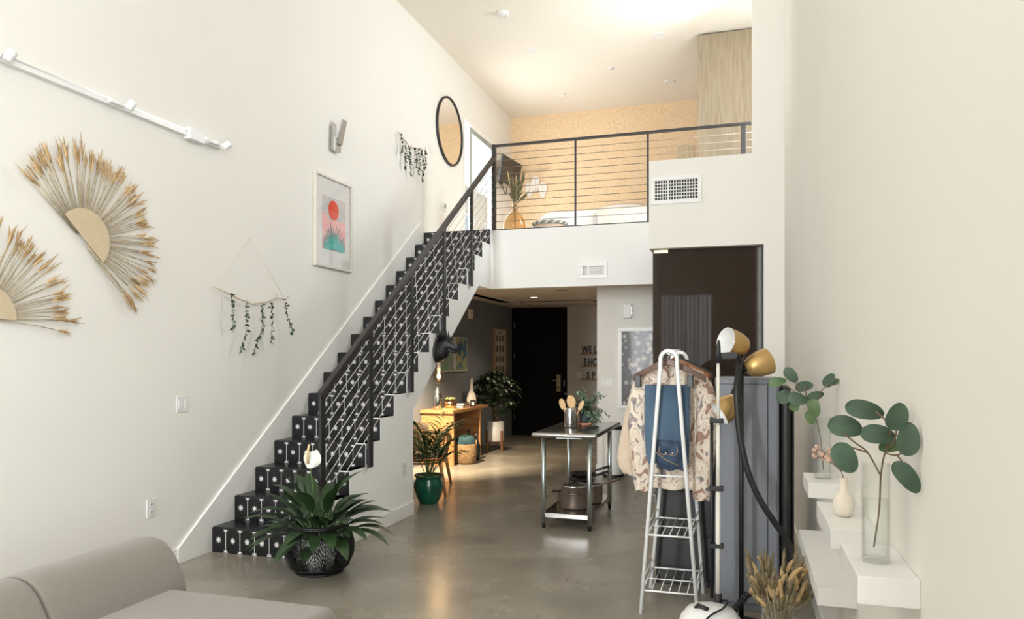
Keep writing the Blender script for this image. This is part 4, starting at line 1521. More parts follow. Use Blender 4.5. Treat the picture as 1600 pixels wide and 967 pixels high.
for k, (x, y, s, lab) in enumerate(((-3.79, 10.36, 1.0, 'dark glass bottle on the floor behind the seagrass basket, nearer one'), (-3.93, 10.42, 1.12, 'dark glass bottle on the floor beside the console, taller one behind'))):
    t = thing('wine_bottle', lab, 'bottle', (x, y, 0), group='dark bottles by the console')
    MB(t).lathe([(0.0, 0), (0.056 * s, 0), (0.062 * s, 0.02), (0.064 * s, 0.20 * s), (0.045 * s, 0.265 * s), (0.019 * s, 0.30 * s), (0.017 * s, 0.37 * s), (0.020 * s, 0.375 * s), (0.020 * s, 0.39 * s), (0.0, 0.39 * s)], (x, y, 0)).build('glass_body', M_BOTTLE, t)
    MB(t).lathe([(0.0205 * s, 0.345 * s), (0.0205 * s, 0.392 * s), (0, 0.393 * s)], (x, y, 0)).build('foil_cap', M_BLACKP, t)

# money tree in white pot on a wooden stand
TX, TY = -3.88, 11.50
t = thing('plant_stand', 'mid-century dark wood stand holding the white pot by the grey wall', 'plant stand', (TX, TY, 0))
for k in range(4):
    a = PI / 4 + k * PI / 2 + 0.25
    m = MB(t)
    m.obox((TX + 0.17 * math.cos(a), TY + 0.17 * math.sin(a), 0.165), (0.03, 0.03, 0.33), (0, 0, a))
    m.build('leg', M_STANDW, t, 0.003)
m = MB(t)
for k in range(2):
    a = PI / 4 + k * PI / 2 + 0.25
    m.obox((TX, TY, 0.135), (0.32, 0.03, 0.03), (0, 0, a))
m.build('cross_bar', M_STANDW, t)
t = thing('plant_pot', 'white cylindrical plant pot on the dark wood stand', 'pot', (TX, TY, 0.152))
MB(t).lathe([(0.0, 0), (0.135, 0), (0.148, 0.012), (0.150, 0.325), (0.138, 0.325), (0.135, 0.28)], (TX, TY, 0.152), seg=40).build('pot_wall', M_CERAM, t)
MB(t).lathe([(0.0, 0.285), (0.136, 0.28)], (TX, TY, 0.152), seg=24).build('soil', M_SOIL, t)
t = thing('money_tree', 'bushy dark green money tree beside the black entry door', 'plant', (TX, TY, 0.44))
m = MB(t)
for k in range(3):
    pts = []
    for i in range(10):
        h = i / 9
        a = 2 * PI * (k / 3 + h * 1.3)
        pts.append((TX + 0.026 * math.cos(a), TY + 0.026 * math.sin(a), 0.42 + 0.42 * h))
    m.tube(pts, 0.019, 8)
m.build('braided_trunk', M_BARK, t)
m = MB(t)
random.seed(21)
for k in range(74):
    a = k * 2.399
    el = lerp(1.40, -0.45, k / 73) + rnd(-0.1, 0.1)
    L = rnd(0.20, 0.34) * (1.08 if el < 0.6 else 1.0)
    d = Vector((math.cos(a) * math.cos(el), math.sin(a) * math.cos(el), math.sin(el)))
    b = Vector((TX, TY, 0.84 + 0.12 * math.sin(el)))
    e = b + d * L + Vector((0, 0, 0.05))
    e.x = max(e.x, XG + 0.08)
    m.m = 1
    m.tube([b, b.lerp(e, 0.5) + Vector((0, 0, 0.03)), e], [0.006, 0.004, 0.003], 5)
    m.m = 0
    for q in range(6):
        aa = a + lerp(-1.5, 1.5, q / 5)
        dd = Vector((math.cos(aa), math.sin(aa), rnd(-0.15, 0.25))).normalized()
        if e.x + dd.x * 0.16 < XG + 0.03:
            dd.x = abs(dd.x) * 0.2
            dd = dd.normalized()
        m.leaf(e, dd, (0, 0, 1), rnd(0.13, 0.20), rnd(0.05, 0.066), rnd(0.5, 1.1), 0.15, 5)
m.build('foliage', [M_LEAFD, M_GSTEM], t)

# ------------------------------------------------------------------ rattan chair under the stairs
ch = thing('rattan_chair', 'honey rattan spindle-back armchair with white seat pad under the stairs', 'chair', (-3.50, 7.80, 0), R(17))
M_SEATP = mat('cream_seat_fabric', (0.72, 0.66, 0.58), 0.95, var=0.03, scale=60)
for (sx, sy, tilt) in ((1, -1, 0.04), (-1, -1, 0.04), (1, 1, 0.03), (-1, 1, 0.03)):
    m = MB()
    m.tube([(sx * 0.225, sy * 0.30, 0.38), (sx * (0.255 + tilt), sy * 0.40, 0.0)], [0.022, 0.016], 12)
    m.build('leg', M_RATTAN, ch)
m = MB()
ring = [(0.27 * math.cos(a) * (1.0 if math.sin(a) < 0 else 0.97), 0.33 * math.sin(a), 0.375) for a in [2 * PI * k / 36 for k in range(36)]]
m.tube(ring, 0.017, 8, closed=True)
ring2 = [(p[0] * 0.98, p[1] * 0.98, 0.34) for p in ring]
m.tube(ring2, 0.010, 8, closed=True)
m.build('seat_ring', M_RATTAN, ch)
# back hoop: arms rise from the front of the seat, sweep round the back
m = MB()
hoop = []
for k in range(31):
    t_ = k / 30
    a = lerp(R(38), R(-218), t_)
    h = 0.40 + 0.30 * min(1, (math.sin(PI * t_)) ** 0.45)
    hoop.append((0.315 * math.cos(a), 0.33 * math.sin(a) - 0.05, h))
m.tube(hoop, 0.022, 10)
m.build('back_hoop', M_RATTAN, ch)
for k in range(17):
    t_ = lerp(0.12, 0.88, k / 16)
    a = lerp(R(38), R(-218), t_)
    h = 0.40 + 0.30 * min(1, (math.sin(PI * t_)) ** 0.45)
    m = MB()
    m.tube([(0.262 * math.cos(a), 0.32 * math.sin(a), 0.375), (0.315 * math.cos(a), 0.33 * math.sin(a) - 0.05, h)], 0.0065, 6)
    m.build('spindle', M_RATTAN, ch)
m = MB()
m.lathe([(0.0, 0.385), (0.24, 0.385), (0.265, 0.41), (0.265, 0.44), (0.24, 0.465), (0.0, 0.475)], (0, 0.0, 0), seg=32)
m.build('seat_pad', M_SEATP, ch)
t = thing('throw_cushion', 'tan throw cushion on the rattan chair under the stairs', 'cushion', (-3.57, 7.66, 0.478), R(17))
m = MB()
m.rbox(-0.19, 0.19, -0.06, 0.06, 0.0, 0.30, 0.058, 4)
m.build('cushion_body', M_COAT, t)

# ------------------------------------------------------------------ palm in green pot
GX, GY = -3.12, 7.10
t = thing('plant_pot', 'glossy emerald green ceramic pot at the end of the stair wall', 'pot', (GX, GY, 0))
m = MB(t)
m.lathe([(0.0, 0), (0.095, 0), (0.10, 0.015), (0.135, 0.09), (0.155, 0.165), (0.150, 0.22), (0.132, 0.255), (0.134, 0.268), (0.152, 0.285), (0.150, 0.298), (0.136, 0.298), (0.126, 0.27), (0.128, 0.23)], (GX, GY, 0), seg=40)
m.build('pot_wall', M_GREEN, t)
MB(t).lathe([(0.0, 0.245), (0.129, 0.24)], (GX, GY, 0), seg=24).build('soil', M_SOIL, t)
t = thing('parlor_palm', 'young palm with feathery fronds in the emerald green pot', 'plant', (GX, GY, 0.24))
m = MB(t)
random.seed(33)
fronds = [(-2.6, 1.42, 0.84), (0.2, 1.20, 0.62), (-0.6, 1.05, 0.58), (0.9, 1.28, 0.66), (-1.2, 1.15, 0.52), (1.8, 1.2, 0.6), (-2.0, 1.1, 0.5), (0.5, 0.95, 0.5), (2.6, 1.30, 0.6), (-0.1, 1.4, 0.7), (-0.9, 1.3, 0.62), (1.4, 1.42, 0.78), (-1.6, 1.36, 0.72), (-2.9, 1.25, 0.66), (0.6, 1.32, 0.74)]
for (a, el, L) in fronds:
    d = Vector((math.cos(a) * math.cos(el), math.sin(a) * math.cos(el), math.sin(el)))
    p = Vector((GX + rnd(-0.03, 0.03), GY + rnd(-0.03, 0.03), 0.24))
    side = d.cross(Vector((0, 0, 1))).normalized()
    pts = [p.copy()]
    dirs = [d.copy()]
    N_ = 16
    for i in range(N_):
        if i > 6:
            d = (Matrix.Rotation(-0.095, 3, side) @ d).normalized()
        p = p + d * (L / N_)
        pts.append(p.copy())
        dirs.append(d.copy())
    m.m = 1
    m.tube(pts, [0.006 - 0.0045 * i / N_ for i in range(N_ + 1)], 5)
    m.m = 0
    for i in range(6, N_ + 1):
        for sg in (-1, 1):
            ll = L * 0.30 * (1 - 0.55 * abs((i - 9) / 8)) * rnd(0.9, 1.1)
            dd = (dirs[i] * 0.75 + side * sg * 0.8 + Vector((0, 0, 0.05))).normalized()
            m.leaf(pts[i], dd, (0, 0, 1), ll * 1.15, 0.027, rnd(0.3, 0.8), 0.1, 4)
m.build('fronds', [M_PALM, M_GSTEM], t)

# ------------------------------------------------------------------ steel work table and what stands on it
tb = thing('steel_table', 'stainless steel work table with tubular legs standing in the hall opening', 'table', (-1.485, 6.9, 0))
m = MB(tb)
m.rbox(-1.775, -1.195, 6.25, 7.57, 0.812, 0.852, 0.019, 4)
m.build('table_top', M_STEEL, tb)
MB(tb).box(-1.60, -1.37, 6.46, 7.36, 0.785, 0.812).build('under_frame', M_GALV, tb)
for (x, y) in ((-1.69, 6.36), (-1.278, 6.36), (-1.278, 7.37), (-1.69, 7.37)):
    m = MB(tb)
    m.cyl((x, y, 0.045), (x, y, 0.812), 0.0215, seg=18)
    l_ = m.build('leg', M_GALV, tb)
    MB(tb).lathe([(0.0, 0), (0.014, 0), (0.017, 0.03), (0.0205, 0.045)], (x, y, 0), seg=14).build('foot', M_BLACKP, l_)
m = MB(tb)
m.box(-1.70, -1.268, 6.345, 7.385, 0.095, 0.137)
m.build('lower_shelf', M_STEEL, tb, 0.004)

ZS2 = 0.1375
def pot(name, label, x, y, z, r, h, mm, lid=False):
    t = thing(name, label, 'pot', (x, y, z))
    MB(t).lathe([(0.0, 0), (r * 0.88, 0), (r * 0.97, 0.012), (r, 0.04), (r, h - 0.006), (r * 1.03, h), (r * 0.97, h), (r * 0.96, 0.05), (0.0, 0.02)], (x, y, z), seg=40).build('body', mm, t)
    return t


t = pot('stock_pot', 'large bronze stock pot with loop handles on the lower shelf of the steel table', -1.47, 6.62, ZS2, 0.122, 0.205, M_POT)
for sg in (-1, 1):
    m = MB(t)
    d = Vector((0.15 * sg, -1.0 * sg, 0)).normalized()
    n_ = Vector((-d.y, d.x, 0))
    c = Vector((-1.47, 6.62, ZS2 + 0.155))
    m.tube([c + d * 0.12 + n_ * -0.05, c + d * 0.155 + n_ * -0.045, c + d * 0.162, c + d * 0.155 + n_ * 0.045, c + d * 0.12 + n_ * 0.05], 0.008, 8)
    m.build('loop_handle', M_POT, t)
t2 = thing('pot_lid', 'domed glass lid with steel rim on the large stock pot', 'lid', (-1.47, 6.62, ZS2 + 0.206))
MB(t2).lathe([(0.124, 0), (0.126, 0.006), (0.118, 0.008), (0.112, 0.003)], (-1.47, 6.62, ZS2 + 0.206), seg=40).build('rim', M_CHROME, t2)
MB(t2).lathe([(0.116, 0.006), (0.07, 0.028), (0.0, 0.036)], (-1.47, 6.62, ZS2 + 0.206), seg=32).build('glass_dome', M_GLASS, t2)
MB(t2).lathe([(0.008, 0.034), (0.010, 0.05), (0.024, 0.058), (0.022, 0.068), (0.0, 0.07)], (-1.47, 6.62, ZS2 + 0.206), seg=16).build('knob', M_BLACKP, t2)


def handle(t, c, d, r0, L, mm=M_POT, rise=0.25):
    m = MB(t)
    d = Vector((d[0], d[1], rise)).normalized()
    c = Vector(c)
    m.tube([c + d * r0, c + d * (r0 + 0.04), c + d * (r0 + L * 0.6), c + d * (r0 + L)], [0.007, 0.010, 0.015, 0.012], 10)
    m.build('long_handle', mm, t)


t = pot('saucepan', 'bronze saucepan with a long handle behind the stock pot, right side of the shelf', -1.37, 6.945, ZS2, 0.098, 0.165, M_POT)
handle(t, (-1.37, 6.945, ZS2 + 0.145), (0.9, 0.5), 0.097, 0.19)
t2 = thing('pot_lid', 'small glass lid on the long-handled saucepan', 'lid', (-1.37, 6.945, ZS2 + 0.166))
MB(t2).lathe([(0.10, 0), (0.101, 0.006), (0.094, 0.007), (0.09, 0.003)], (-1.37, 6.945, ZS2 + 0.166), seg=32).build('rim', M_CHROME, t2)
MB(t2).lathe([(0.093, 0.005), (0.05, 0.022), (0.0, 0.028)], (-1.37, 6.945, ZS2 + 0.166), seg=28).build('glass_dome', M_GLASS, t2)
MB(t2).lathe([(0.007, 0.026), (0.008, 0.04), (0.02, 0.046), (0.018, 0.054), (0.0, 0.055)], (-1.37, 6.945, ZS2 + 0.166), seg=16).build('knob', M_BLACKP, t2)
t = pot('casserole_pan', 'low bronze casserole half hidden behind the left of the stock pot', -1.60, 6.92, ZS2, 0.105, 0.10, M_POT)
handle(t, (-1.60, 6.92, ZS2 + 0.085), (-0.95, -0.3), 0.105, 0.06, M_POT, 0.1)
for k, (lab) in enumerate(('black frying pan, lower of two stacked at the back of the shelf', 'black frying pan, upper of two stacked at the back of the shelf')):
    zz = ZS2 + 0.14 + 0.055 * k
    x, y = -1.52 + 0.01 * k, 7.16 + 0.01 * k
    t = thing('frying_pan', lab, 'pan', (x, y, zz), group='stacked frying pans')
    MB(t).lathe([(0.0, 0), (0.10, 0), (0.128, 0.04), (0.132, 0.042), (0.128, 0.046), (0.098, 0.006), (0.0, 0.006)], (x, y, zz), seg=40).build('pan_body', M_PAN, t)
    handle(t, (x, y, zz + 0.03), (0.93, 0.36 - 0.2 * k), 0.125, 0.15, M_PAN, 0.30)
t = pot('deep_pot', 'bronze pot carrying the frying pans at the back of the shelf', -1.52, 7.16, ZS2, 0.112, 0.135, M_POT)

# utensil holder with spoons
UX, UY, ZTB = -1.56, 6.86, 0.853
t = thing('utensil_holder', 'perforated steel utensil holder on the steel table', 'holder', (UX, UY, ZTB))
m = MB(t)
m.lathe([(0.0, 0.004), (0.054, 0.004), (0.056, 0.0), (0.058, 0.004), (0.058, 0.178), (0.056, 0.182), (0.054, 0.178), (0.054, 0.01), (0.0, 0.01)], (UX, UY, ZTB), seg=40)
m.m = 1
for r_ in range(14):
    for c_ in range(30):
        if c_ % 5 in (0, 1, 2):
            a = 2 * PI * c_ / 30
            z = ZTB + 0.022 + r_ * 0.0105
            ct, st_ = math.cos(a), math.sin(a)
            vs = []
            for q in range(6):
                b = 2 * PI * q / 6
                u = 0.0026 * math.cos(b)
                vs.append((UX + 0.0584 * ct - u * st_, UY + 0.0584 * st_ + u * ct, z + 0.0026 * math.sin(b)))
            m.add(vs, [tuple(range(6))])
m.build('perforated_tube', [M_STEEL, M_DARKHOLE], t)
for k, (dx, dy, lean, w, L, lab) in enumerate(((-0.035, -0.01, -0.32, 0.046, 0.265, 'wooden spoon leaning out leftmost from the steel holder'), (-0.005, 0.02, -0.03, 0.056, 0.285, 'tall wooden spatula in the middle of the steel holder'),
                                               (0.012, -0.025, 0.06, 0.056, 0.27, 'wooden ladle standing in front in the steel holder'), (0.038, 0.0, 0.42, 0.034, 0.26, 'narrow wooden spatula leaning out rightmost from the steel holder'))):
    t = thing('wooden_spoon', lab, 'spoon', (UX + dx * 0.5, UY + dy, ZTB + 0.012), group='wooden utensils in the holder')
    m = MB(t)
    b = Vector((UX + dx * 0.35, UY + dy, ZTB + 0.012))
    d = Vector((math.sin(lean), 0.05, math.cos(lean)))
    s_ = Vector((math.cos(lean), 0, -math.sin(lean)))
    m.tube([b, b + d * (L - 0.09)], [0.006, 0.006], 8)
    vs, fs = [], []
    nn = 10
    for i in range(nn + 1):
        tt = i / nn
        ww = w * (math.sin(PI * (0.12 + 0.80 * tt)) ** 0.6) * (0.6 if k in (1, 3) and False else 0.62)
        c = b + d * (L - 0.10 + 0.10 * tt)
        for side in (-1, 1):
            for th_ in (-0.004, 0.004):
                vs.append(c + s_ * (ww * side) + Vector((0, th_, 0)))
    for i in range(nn):
        a = i * 4
        fs += [(a, a + 2, a + 6, a + 4), (a + 1, a + 5, a + 7, a + 3), (a, a + 4, a + 5, a + 1), (a + 2, a + 3, a + 7, a + 6)]
    fs += [(0, 1, 3, 2), (nn * 4, nn * 4 + 2, nn * 4 + 3, nn * 4 + 1)]
    m.add(vs, fs)
    m.build('spoon_body', M_SPOON, t)

AX, AY = -1.46, 7.05
t = thing('saucer', 'round terracotta saucer under the dark pot on the steel table', 'saucer', (AX, AY, ZTB))
MB(t).lathe([(0.0, 0), (0.062, 0), (0.075, 0.03), (0.069, 0.03), (0.058, 0.008), (0.0, 0.008)], (AX, AY, ZTB)).build('dish', M_TERRA, t)
t = thing('plant_pot', 'small dark slate pot on the terracotta saucer', 'pot', (AX, AY, ZTB + 0.009))
MB(t).lathe([(0.0, 0), (0.042, 0), (0.052, 0.02), (0.056, 0.12), (0.050, 0.12), (0.048, 0.10)], (AX, AY, ZTB + 0.009)).build('pot_wall', M_NAVYPOT, t)
MB(t).lathe([(0.0, 0.105), (0.049, 0.10)], (AX, AY, ZTB + 0.009), seg=20).build('soil', M_SOIL, t)
t = thing('trailing_plant', 'variegated trailing plant in the small dark pot on the steel table', 'plant', (AX, AY, ZTB + 0.11))
m = MB(t)
random.seed(41)
for k in range(46):
    a = k * 2.399
    el = lerp(1.5, 0.55, k / 45)
    d = Vector((math.cos(a) * math.cos(el), math.sin(a) * math.cos(el), math.sin(el)))
    b = Vector((AX, AY, ZTB + 0.125))
    N_ = 7
    L = rnd(0.16, 0.26)
    side = d.cross(Vector((0, 0, 1))).normalized()
    pts = [b.copy()]
    dr = rnd(0.8, 1.7) * (0.5 if el > 1.1 else 1) * (1.5 if math.cos(a) > 0.3 else 0.8)
    for i in range(N_):
        d = (Matrix.Rotation(-dr / N_, 3, side) @ d).normalized()
        pts.append(pts[-1] + d * L / N_)
    m.m = 1
    m.tube(pts, 0.0016, 4)
    m.m = 0
    for i in range(2, N_ + 1):
        for q in range(3):
            dd = (d * 0.6 + Vector((rnd(-1, 1), rnd(-1, 1), rnd(-0.4, 0.6)))).normalized()
            m.leaf(pts[i], dd, (0, 0, 1), rnd(0.04, 0.06), rnd(0.013, 0.018), 0.3, 0.1, 3)
m.build('foliage', [M_ALOE, M_GSTEM], t)
t = thing('kitchen_knife', 'black-handled knife lying on the steel table beside the saucer', 'knife', (-1.40, 6.80, ZTB), 0.35)
m = MB()
m.rbox(-0.01, 0.12, -0.012, 0.012, 0.001, 0.019, 0.008, 3)
m.build('handle', M_BLACKP, t)
m = MB()
m.prism([(-0.20, -0.004), (-0.01, -0.016), (-0.01, 0.012), (-0.16, 0.012)], 'z', 0.008, 0.0105)
m.build('blade', M_BLACKP, t)

# pedal bin behind the table
QX, QY = -1.585, 9.42
t = thing('pedal_bin', 'white round pedal bin with a black base against the cream hall wall', 'bin', (QX, QY, 0))
MB(t).lathe([(0.0, 0), (0.132, 0), (0.134, 0.02), (0.128, 0.035), (0.0, 0.036)], (QX, QY, 0), seg=40).build('base_ring', M_BLACKP, t)
MB(t).lathe([(0.13, 0.035), (0.134, 0.05), (0.134, 0.60), (0.0, 0.60)], (QX, QY, 0), seg=40).build('body', M_WHITE, t)
MB(t).lathe([(0.136, 0.602), (0.138, 0.615), (0.10, 0.645), (0.0, 0.655)], (QX, QY, 0), seg=40).build('lid', M_BLACKP, t)
MB(t).box(QX - 0.04, QX + 0.04, QY - 0.17, QY - 0.12, 0.008, 0.022).build('pedal', M_BLACKP, t)

# framed flower photograph on the hall wall
t = thing('framed_photo', 'white-framed dark photograph of pale roses on the cream hall wall', 'picture', (-1.2, YH, 0.86))
x0, x1, z0, z1 = -1.55, -0.80, 0.85, 1.90
m = MB(t)
for a in ((x0, x1, z0, z0 + 0.05), (x0, x1, z1 - 0.05, z1), (x0, x0 + 0.05, z0 + 0.05, z1 - 0.05), (x1 - 0.05, x1, z0 + 0.05, z1 - 0.05)):
    m.box(a[0], a[1], YH - 0.035, YH, a[2], a[3])
m.build('frame', M_WHITE, t, 0.003)
M_ROSE = ramp_mat('rose_photo', 'voronoi', 11, [(0.0, (0.60, 0.55, 0.51)), (0.17, (0.42, 0.38, 0.35)), (0.27, (0.16, 0.14, 0.13)), (0.40, (0.02, 0.018, 0.018)), (0.7, (0.06, 0.052, 0.05))], 0.4)
MB(t).box(x0 + 0.05, x1 - 0.05, YH - 0.02, YH - 0.01, z0 + 0.05, z1 - 0.05).build('photo', M_ROSE, t)
m = MB(t)
random.seed(3)
for k in range(34):
    cx_, cz_ = rnd(x0 + 0.09, x1 - 0.09), z0 + 0.10 + (z1 - z0 - 0.2) * math.sqrt(rnd(0.02, 1))
    rr = rnd(0.022, 0.048)
    for q in range(3):
        m.m = q
        a0_ = rnd(0, 6)
        r2 = rr * (1 - 0.3 * q)
        m.add([(cx_ + r2 * (0.85 + 0.15 * math.sin(3 * b + a0_)) * math.cos(b), YH - 0.0201 - 0.0002 * q - 0.00001 * k, cz_ + r2 * (0.85 + 0.15 * math.sin(3 * b + a0_)) * math.sin(b)) for b in [2 * PI * i / 14 for i in range(14)]], [tuple(range(14))])
m.build('rose_print', [mat('rose_a', (0.20, 0.175, 0.16), 0.5), mat('rose_b', (0.36, 0.32, 0.29), 0.5), mat('rose_c', (0.60, 0.55, 0.50), 0.5)], t)
MB(t).box(x0 + 0.05, x1 - 0.05, YH - 0.0245, YH - 0.0235, z0 + 0.05, z1 - 0.05).build('glazing', M_PICGL, t)

# ------------------------------------------------------------------ cabinets under the closet glass
t = thing('locker_cabinet', 'grey metal cabinet with a flat door standing against the right wall', 'cabinet', (0.02, 4.8, 0))
m = MB(t)
m.box(-0.165, 0.200, 4.62, 5.00, 0.0, 1.385)
m.build('body', M_CABG, t, 0.004)
m = MB(t)
m.box(-0.150, 0.135, 4.606, 4.622, 0.05, 1.345)
d_ = m.build('door', M_CABG, t, 0.003)
m = MB(t)
m.box(0.139, 0.190, 4.610, 4.622, 0.05, 1.365)
m.box(-0.160, 0.190, 4.612, 4.622, 1.35, 1.375)
m.build('edge_strip', M_CABG, t, 0.002)
m = MB(t)
m.box(0.156, 0.184, 4.603, 4.611, 0.62, 0.80)
m.build('handle_recess', M_CABG, d_, 0.002)
t = thing('low_cabinet', 'charcoal cabinet standing behind the clothes rack', 'cabinet', (-0.36, 5.2, 0))
m = MB(t)
m.box(-0.560, -0.172, 5.03, 5.42, 0.0, 1.25)
m.build('body', M_CABK, t, 0.004)
for k in range(4):
    m = MB(t)
    m.box(-0.548, -0.184, 5.016, 5.032, 0.04 + 0.30 * k, 0.325 + 0.30 * k)
    dr = m.build('drawer', M_CABK, t, 0.004)
    m = MB(t)
    m.box(-0.44, -0.29, 5.008, 5.017, 0.285 + 0.30 * k, 0.30 + 0.30 * k)
    m.build('pull', M_BLACK, dr)
t = thing('folded_board', 'flat black folded board standing between the grey cabinet and the right wall', 'board', (0.235, 4.75, 0))
m = MB(t)
m.rbox(0.212, 0.262, 4.58, 4.98, 0.0, 1.335, 0.02, 3)
m.build('board_cover', M_BLACKP, t)
m = MB(t)
m.tube([(0.275, 4.65, 0.02), (0.275, 4.65, 1.2), (0.275, 4.9, 1.2), (0.275, 4.9, 0.02)], 0.009, 8)
m.build('folded_frame', M_BLACK, t)

# ------------------------------------------------------------------ clothes rack
rk = thing('clothes_rack', 'white tubular A-frame clothes rack with two wire shelves', 'rack', (-0.415, 4.65, 0))
YF1, YF2 = 4.40, 4.90
def uframe(y, xl, xr, xa, za, r=0.012):
    m = MB(rk)
    pts = [(xl, y, 0.0)]
    rr = 0.047
    zc = za - rr
    pts.append((xa - rr - 0.002, y, zc - 0.06))
    for k in range(9):
        a = PI - PI * k / 8
        pts.append((xa + rr * math.cos(a), y, zc + rr * math.sin(a)))
    pts.append((xa + rr + 0.002, y, zc - 0.06))
    pts.append((xr, y, 0.0))
    m.tube(pts, r, 12)
    m.build('end_frame', M_WHITE, rk)


uframe(YF1, -0.578, -0.250, -0.416, 1.545)
uframe(YF2, -0.580, -0.246, -0.396, 1.540)


def legx(side, z, y):
    xl, xr, xa = (-0.578, -0.250, -0.416) if y < 4.6 else (-0.580, -0.246, -0.396)
    x0 = xl if side < 0 else xr
    x1 = xa + side * 0.049
    return lerp(x0, x1, z / 1.44)


m = MB(rk)
m.cyl((-0.416, YF1, 1.532), (-0.396, YF2, 1.527), 0.011, seg=12)
m.build('hanging_rail', M_WHITE, rk)
m = MB(rk)
m.cyl((legx(-1, 0.815, YF1), YF1, 0.815), (legx(1, 0.815, YF1), YF1, 0.815), 0.0045, seg=8)
m.build('cross_bar', M_WHITE, rk)
for z in (0.465, 0.137):
    m = MB(rk)
    ya, yb = YF1, YF2
    a0, a1 = (legx(-1, z, ya), ya, z), (legx(1, z, ya), ya, z)
    b0, b1 = (legx(-1, z, yb), yb, z), (legx(1, z, yb), yb, z)
    for p, q in ((a0, a1), (b0, b1), (a0, b0), (a1, b1)):
        m.tube([p, q], 0.0055, 8)
    m.tube([(a0[0], lerp(ya, yb, 0.5), z - 0.0), (a1[0], lerp(ya, yb, 0.5), z)], 0.004, 8)
    m.tube([(a0[0], ya, z + 0.055), (b0[0], yb, z + 0.055)], 0.004, 6)
    m.tube([(a1[0], ya, z + 0.055), (b1[0], yb, z + 0.055)], 0.004, 6)
    for k in range(1, 6):
        f = k / 6
        m.tube([(lerp(a0[0], a1[0], f), ya, z), (lerp(b0[0], b1[0], f), yb, z)], 0.0028, 6)
    m.build('wire_shelf', M_WHITE, rk)


def hanger(lab, x, y, yaw, z, mm, group='wooden hangers on the rack', W=0.215):
    t = thing('clothes_hanger', lab, 'hanger', (x, y, z), yaw, group)
    m = MB()
    pts, rs = [], []
    for k in range(13):
        u = -1 + k / 6
        pts.append((u * W, -0.02 + 0.03 * u * u, 0.045 - 0.10 * abs(u) ** 1.25 + 0.0))
    # flat curved shoulder bar
    vs, fs = [], []
    for (px_, py_, pz_) in pts:
        for (dy_, dz_) in ((-0.008, -0.019), (0.008, -0.019), (0.008, 0.019), (-0.008, 0.019)):
            vs.append((px_, py_ + dy_, pz_ + dz_))
    for i in range(12):
        for k in range(4):
            fs.append((i * 4 + k, i * 4 + (k + 1) % 4, i * 4 + 4 + (k + 1) % 4, i * 4 + 4 + k))
    fs += [(0, 1, 2, 3)[::-1], tuple(48 + k for k in range(4))]
    m.add(vs, fs)
    m.build('shoulder_bar', mm, t, 0.003)
    m = MB()
    hk = [(0, -0.02, 0.05), (0, -0.02, 0.075)]
    for k in range(9):
        a = -PI / 2 + 1.45 * PI * k / 8
        hk.append((0.018 * math.cos(a), -0.02, 0.095 + 0.018 * math.sin(a)))
    m.tube(hk, 0.0022, 6)
    m.build('hook', M_CHROME, t)
    return t


hg1 = hanger('brown wooden hanger at the front of the rack, carrying the jeans', -0.425, 4.50, -0.10, 1.435, M_WALNUT)
for sx in (-0.185, 0.125):
    m = MB()
    m.box(sx - 0.012, sx + 0.022, -0.036, -0.006, -0.105, -0.035)
    m.build('clip', M_BLACK, hg1, 0.003)
hg2 = hanger('reddish wooden hanger behind the front one, carrying the printed kimono', -0.395, 4.60, 0.0, 1.44, mat('cherry_wood', (0.22, 0.075, 0.02), 0.4, scale=8, color2=(0.34, 0.13, 0.04)), W=0.20)
hg3 = hanger('dark wooden hanger at the back of the rack, carrying the camel coat', -0.40, 4.73, -0.05, 1.44, M_WALNUT, W=0.22)
hg4 = hanger('black hanger nearest the charcoal cabinet, carrying the brown shirt', -0.395, 4.83, 0.06, 1.445, M_BLACK, W=0.22)


def tubecloth(mb, rows, seg=44, folds=7, amp=0.18, ph=0.0):
    """rows: (cx, cy, z, half width, half depth) from top to bottom; rippled closed cloth tube."""
    vs, fs = [], []
    n = len(rows)
    for i, (cx_, cy_, z, w, d) in enumerate(rows):
        f = i / (n - 1)
        for k in range(seg):
            a = 2 * PI * k / seg
            rip = 1 + amp * f * math.sin(folds * a + ph + 0.6 * math.sin(2.2 * f * PI)) + 0.06 * f * math.sin(2 * folds * a + 1.3)
            ca, sa = math.cos(a), math.sin(a)
            x = w * math.copysign(abs(ca) ** 0.8, ca)
            y = d * math.copysign(abs(sa) ** 0.8, sa) * rip
            vs.append((cx_ + x, cy_ + y, z + 0.006 * math.sin(5 * a + ph) * f))
    for i in range(n - 1):
        for k in range(seg):
            k2 = (k + 1) % seg
            fs.append((i * seg + k, (i + 1) * seg + k, (i + 1) * seg + k2, i * seg + k2))
    fs.append(tuple(range(seg)))
    mb.add(vs, fs, True)


# jeans folded over the front hanger
je = thing('jeans', 'folded blue jeans clipped to the front hanger of the rack', 'jeans', (-0.43, 4.44, 1.30))
m = MB(je)
yj = 4.465
rows = [(-0.432, yj, 1.345, 0.128, 0.010), (-0.432, yj, 1.33, 0.131, 0.016), (-0.432, yj, 1.20, 0.132, 0.020), (-0.432, yj, 1.05, 0.131, 0.022), (-0.430, yj, 0.93, 0.126, 0.024), (-0.425, yj, 0.88, 0.118, 0.022)]
tubecloth(m, rows, 40, 3, 0.12)
m.build('legs_folded', M_DENIM, je)
m = MB(je)
vs = []
rows = [(-0.43, yj - 0.004, 1.02, 0.10, 0.02), (-0.425, yj - 0.008, 0.985, 0.098, 0.034), (-0.415, yj - 0.008, 0.93, 0.092, 0.038), (-0.405, yj - 0.006, 0.87, 0.082, 0.034), (-0.40, yj - 0.004, 0.845, 0.07, 0.02)]
tubecloth(m, rows, 40, 4, 0.10, 1.0)
m.build('waist_part', M_DENIMD, je)
m = MB(je)
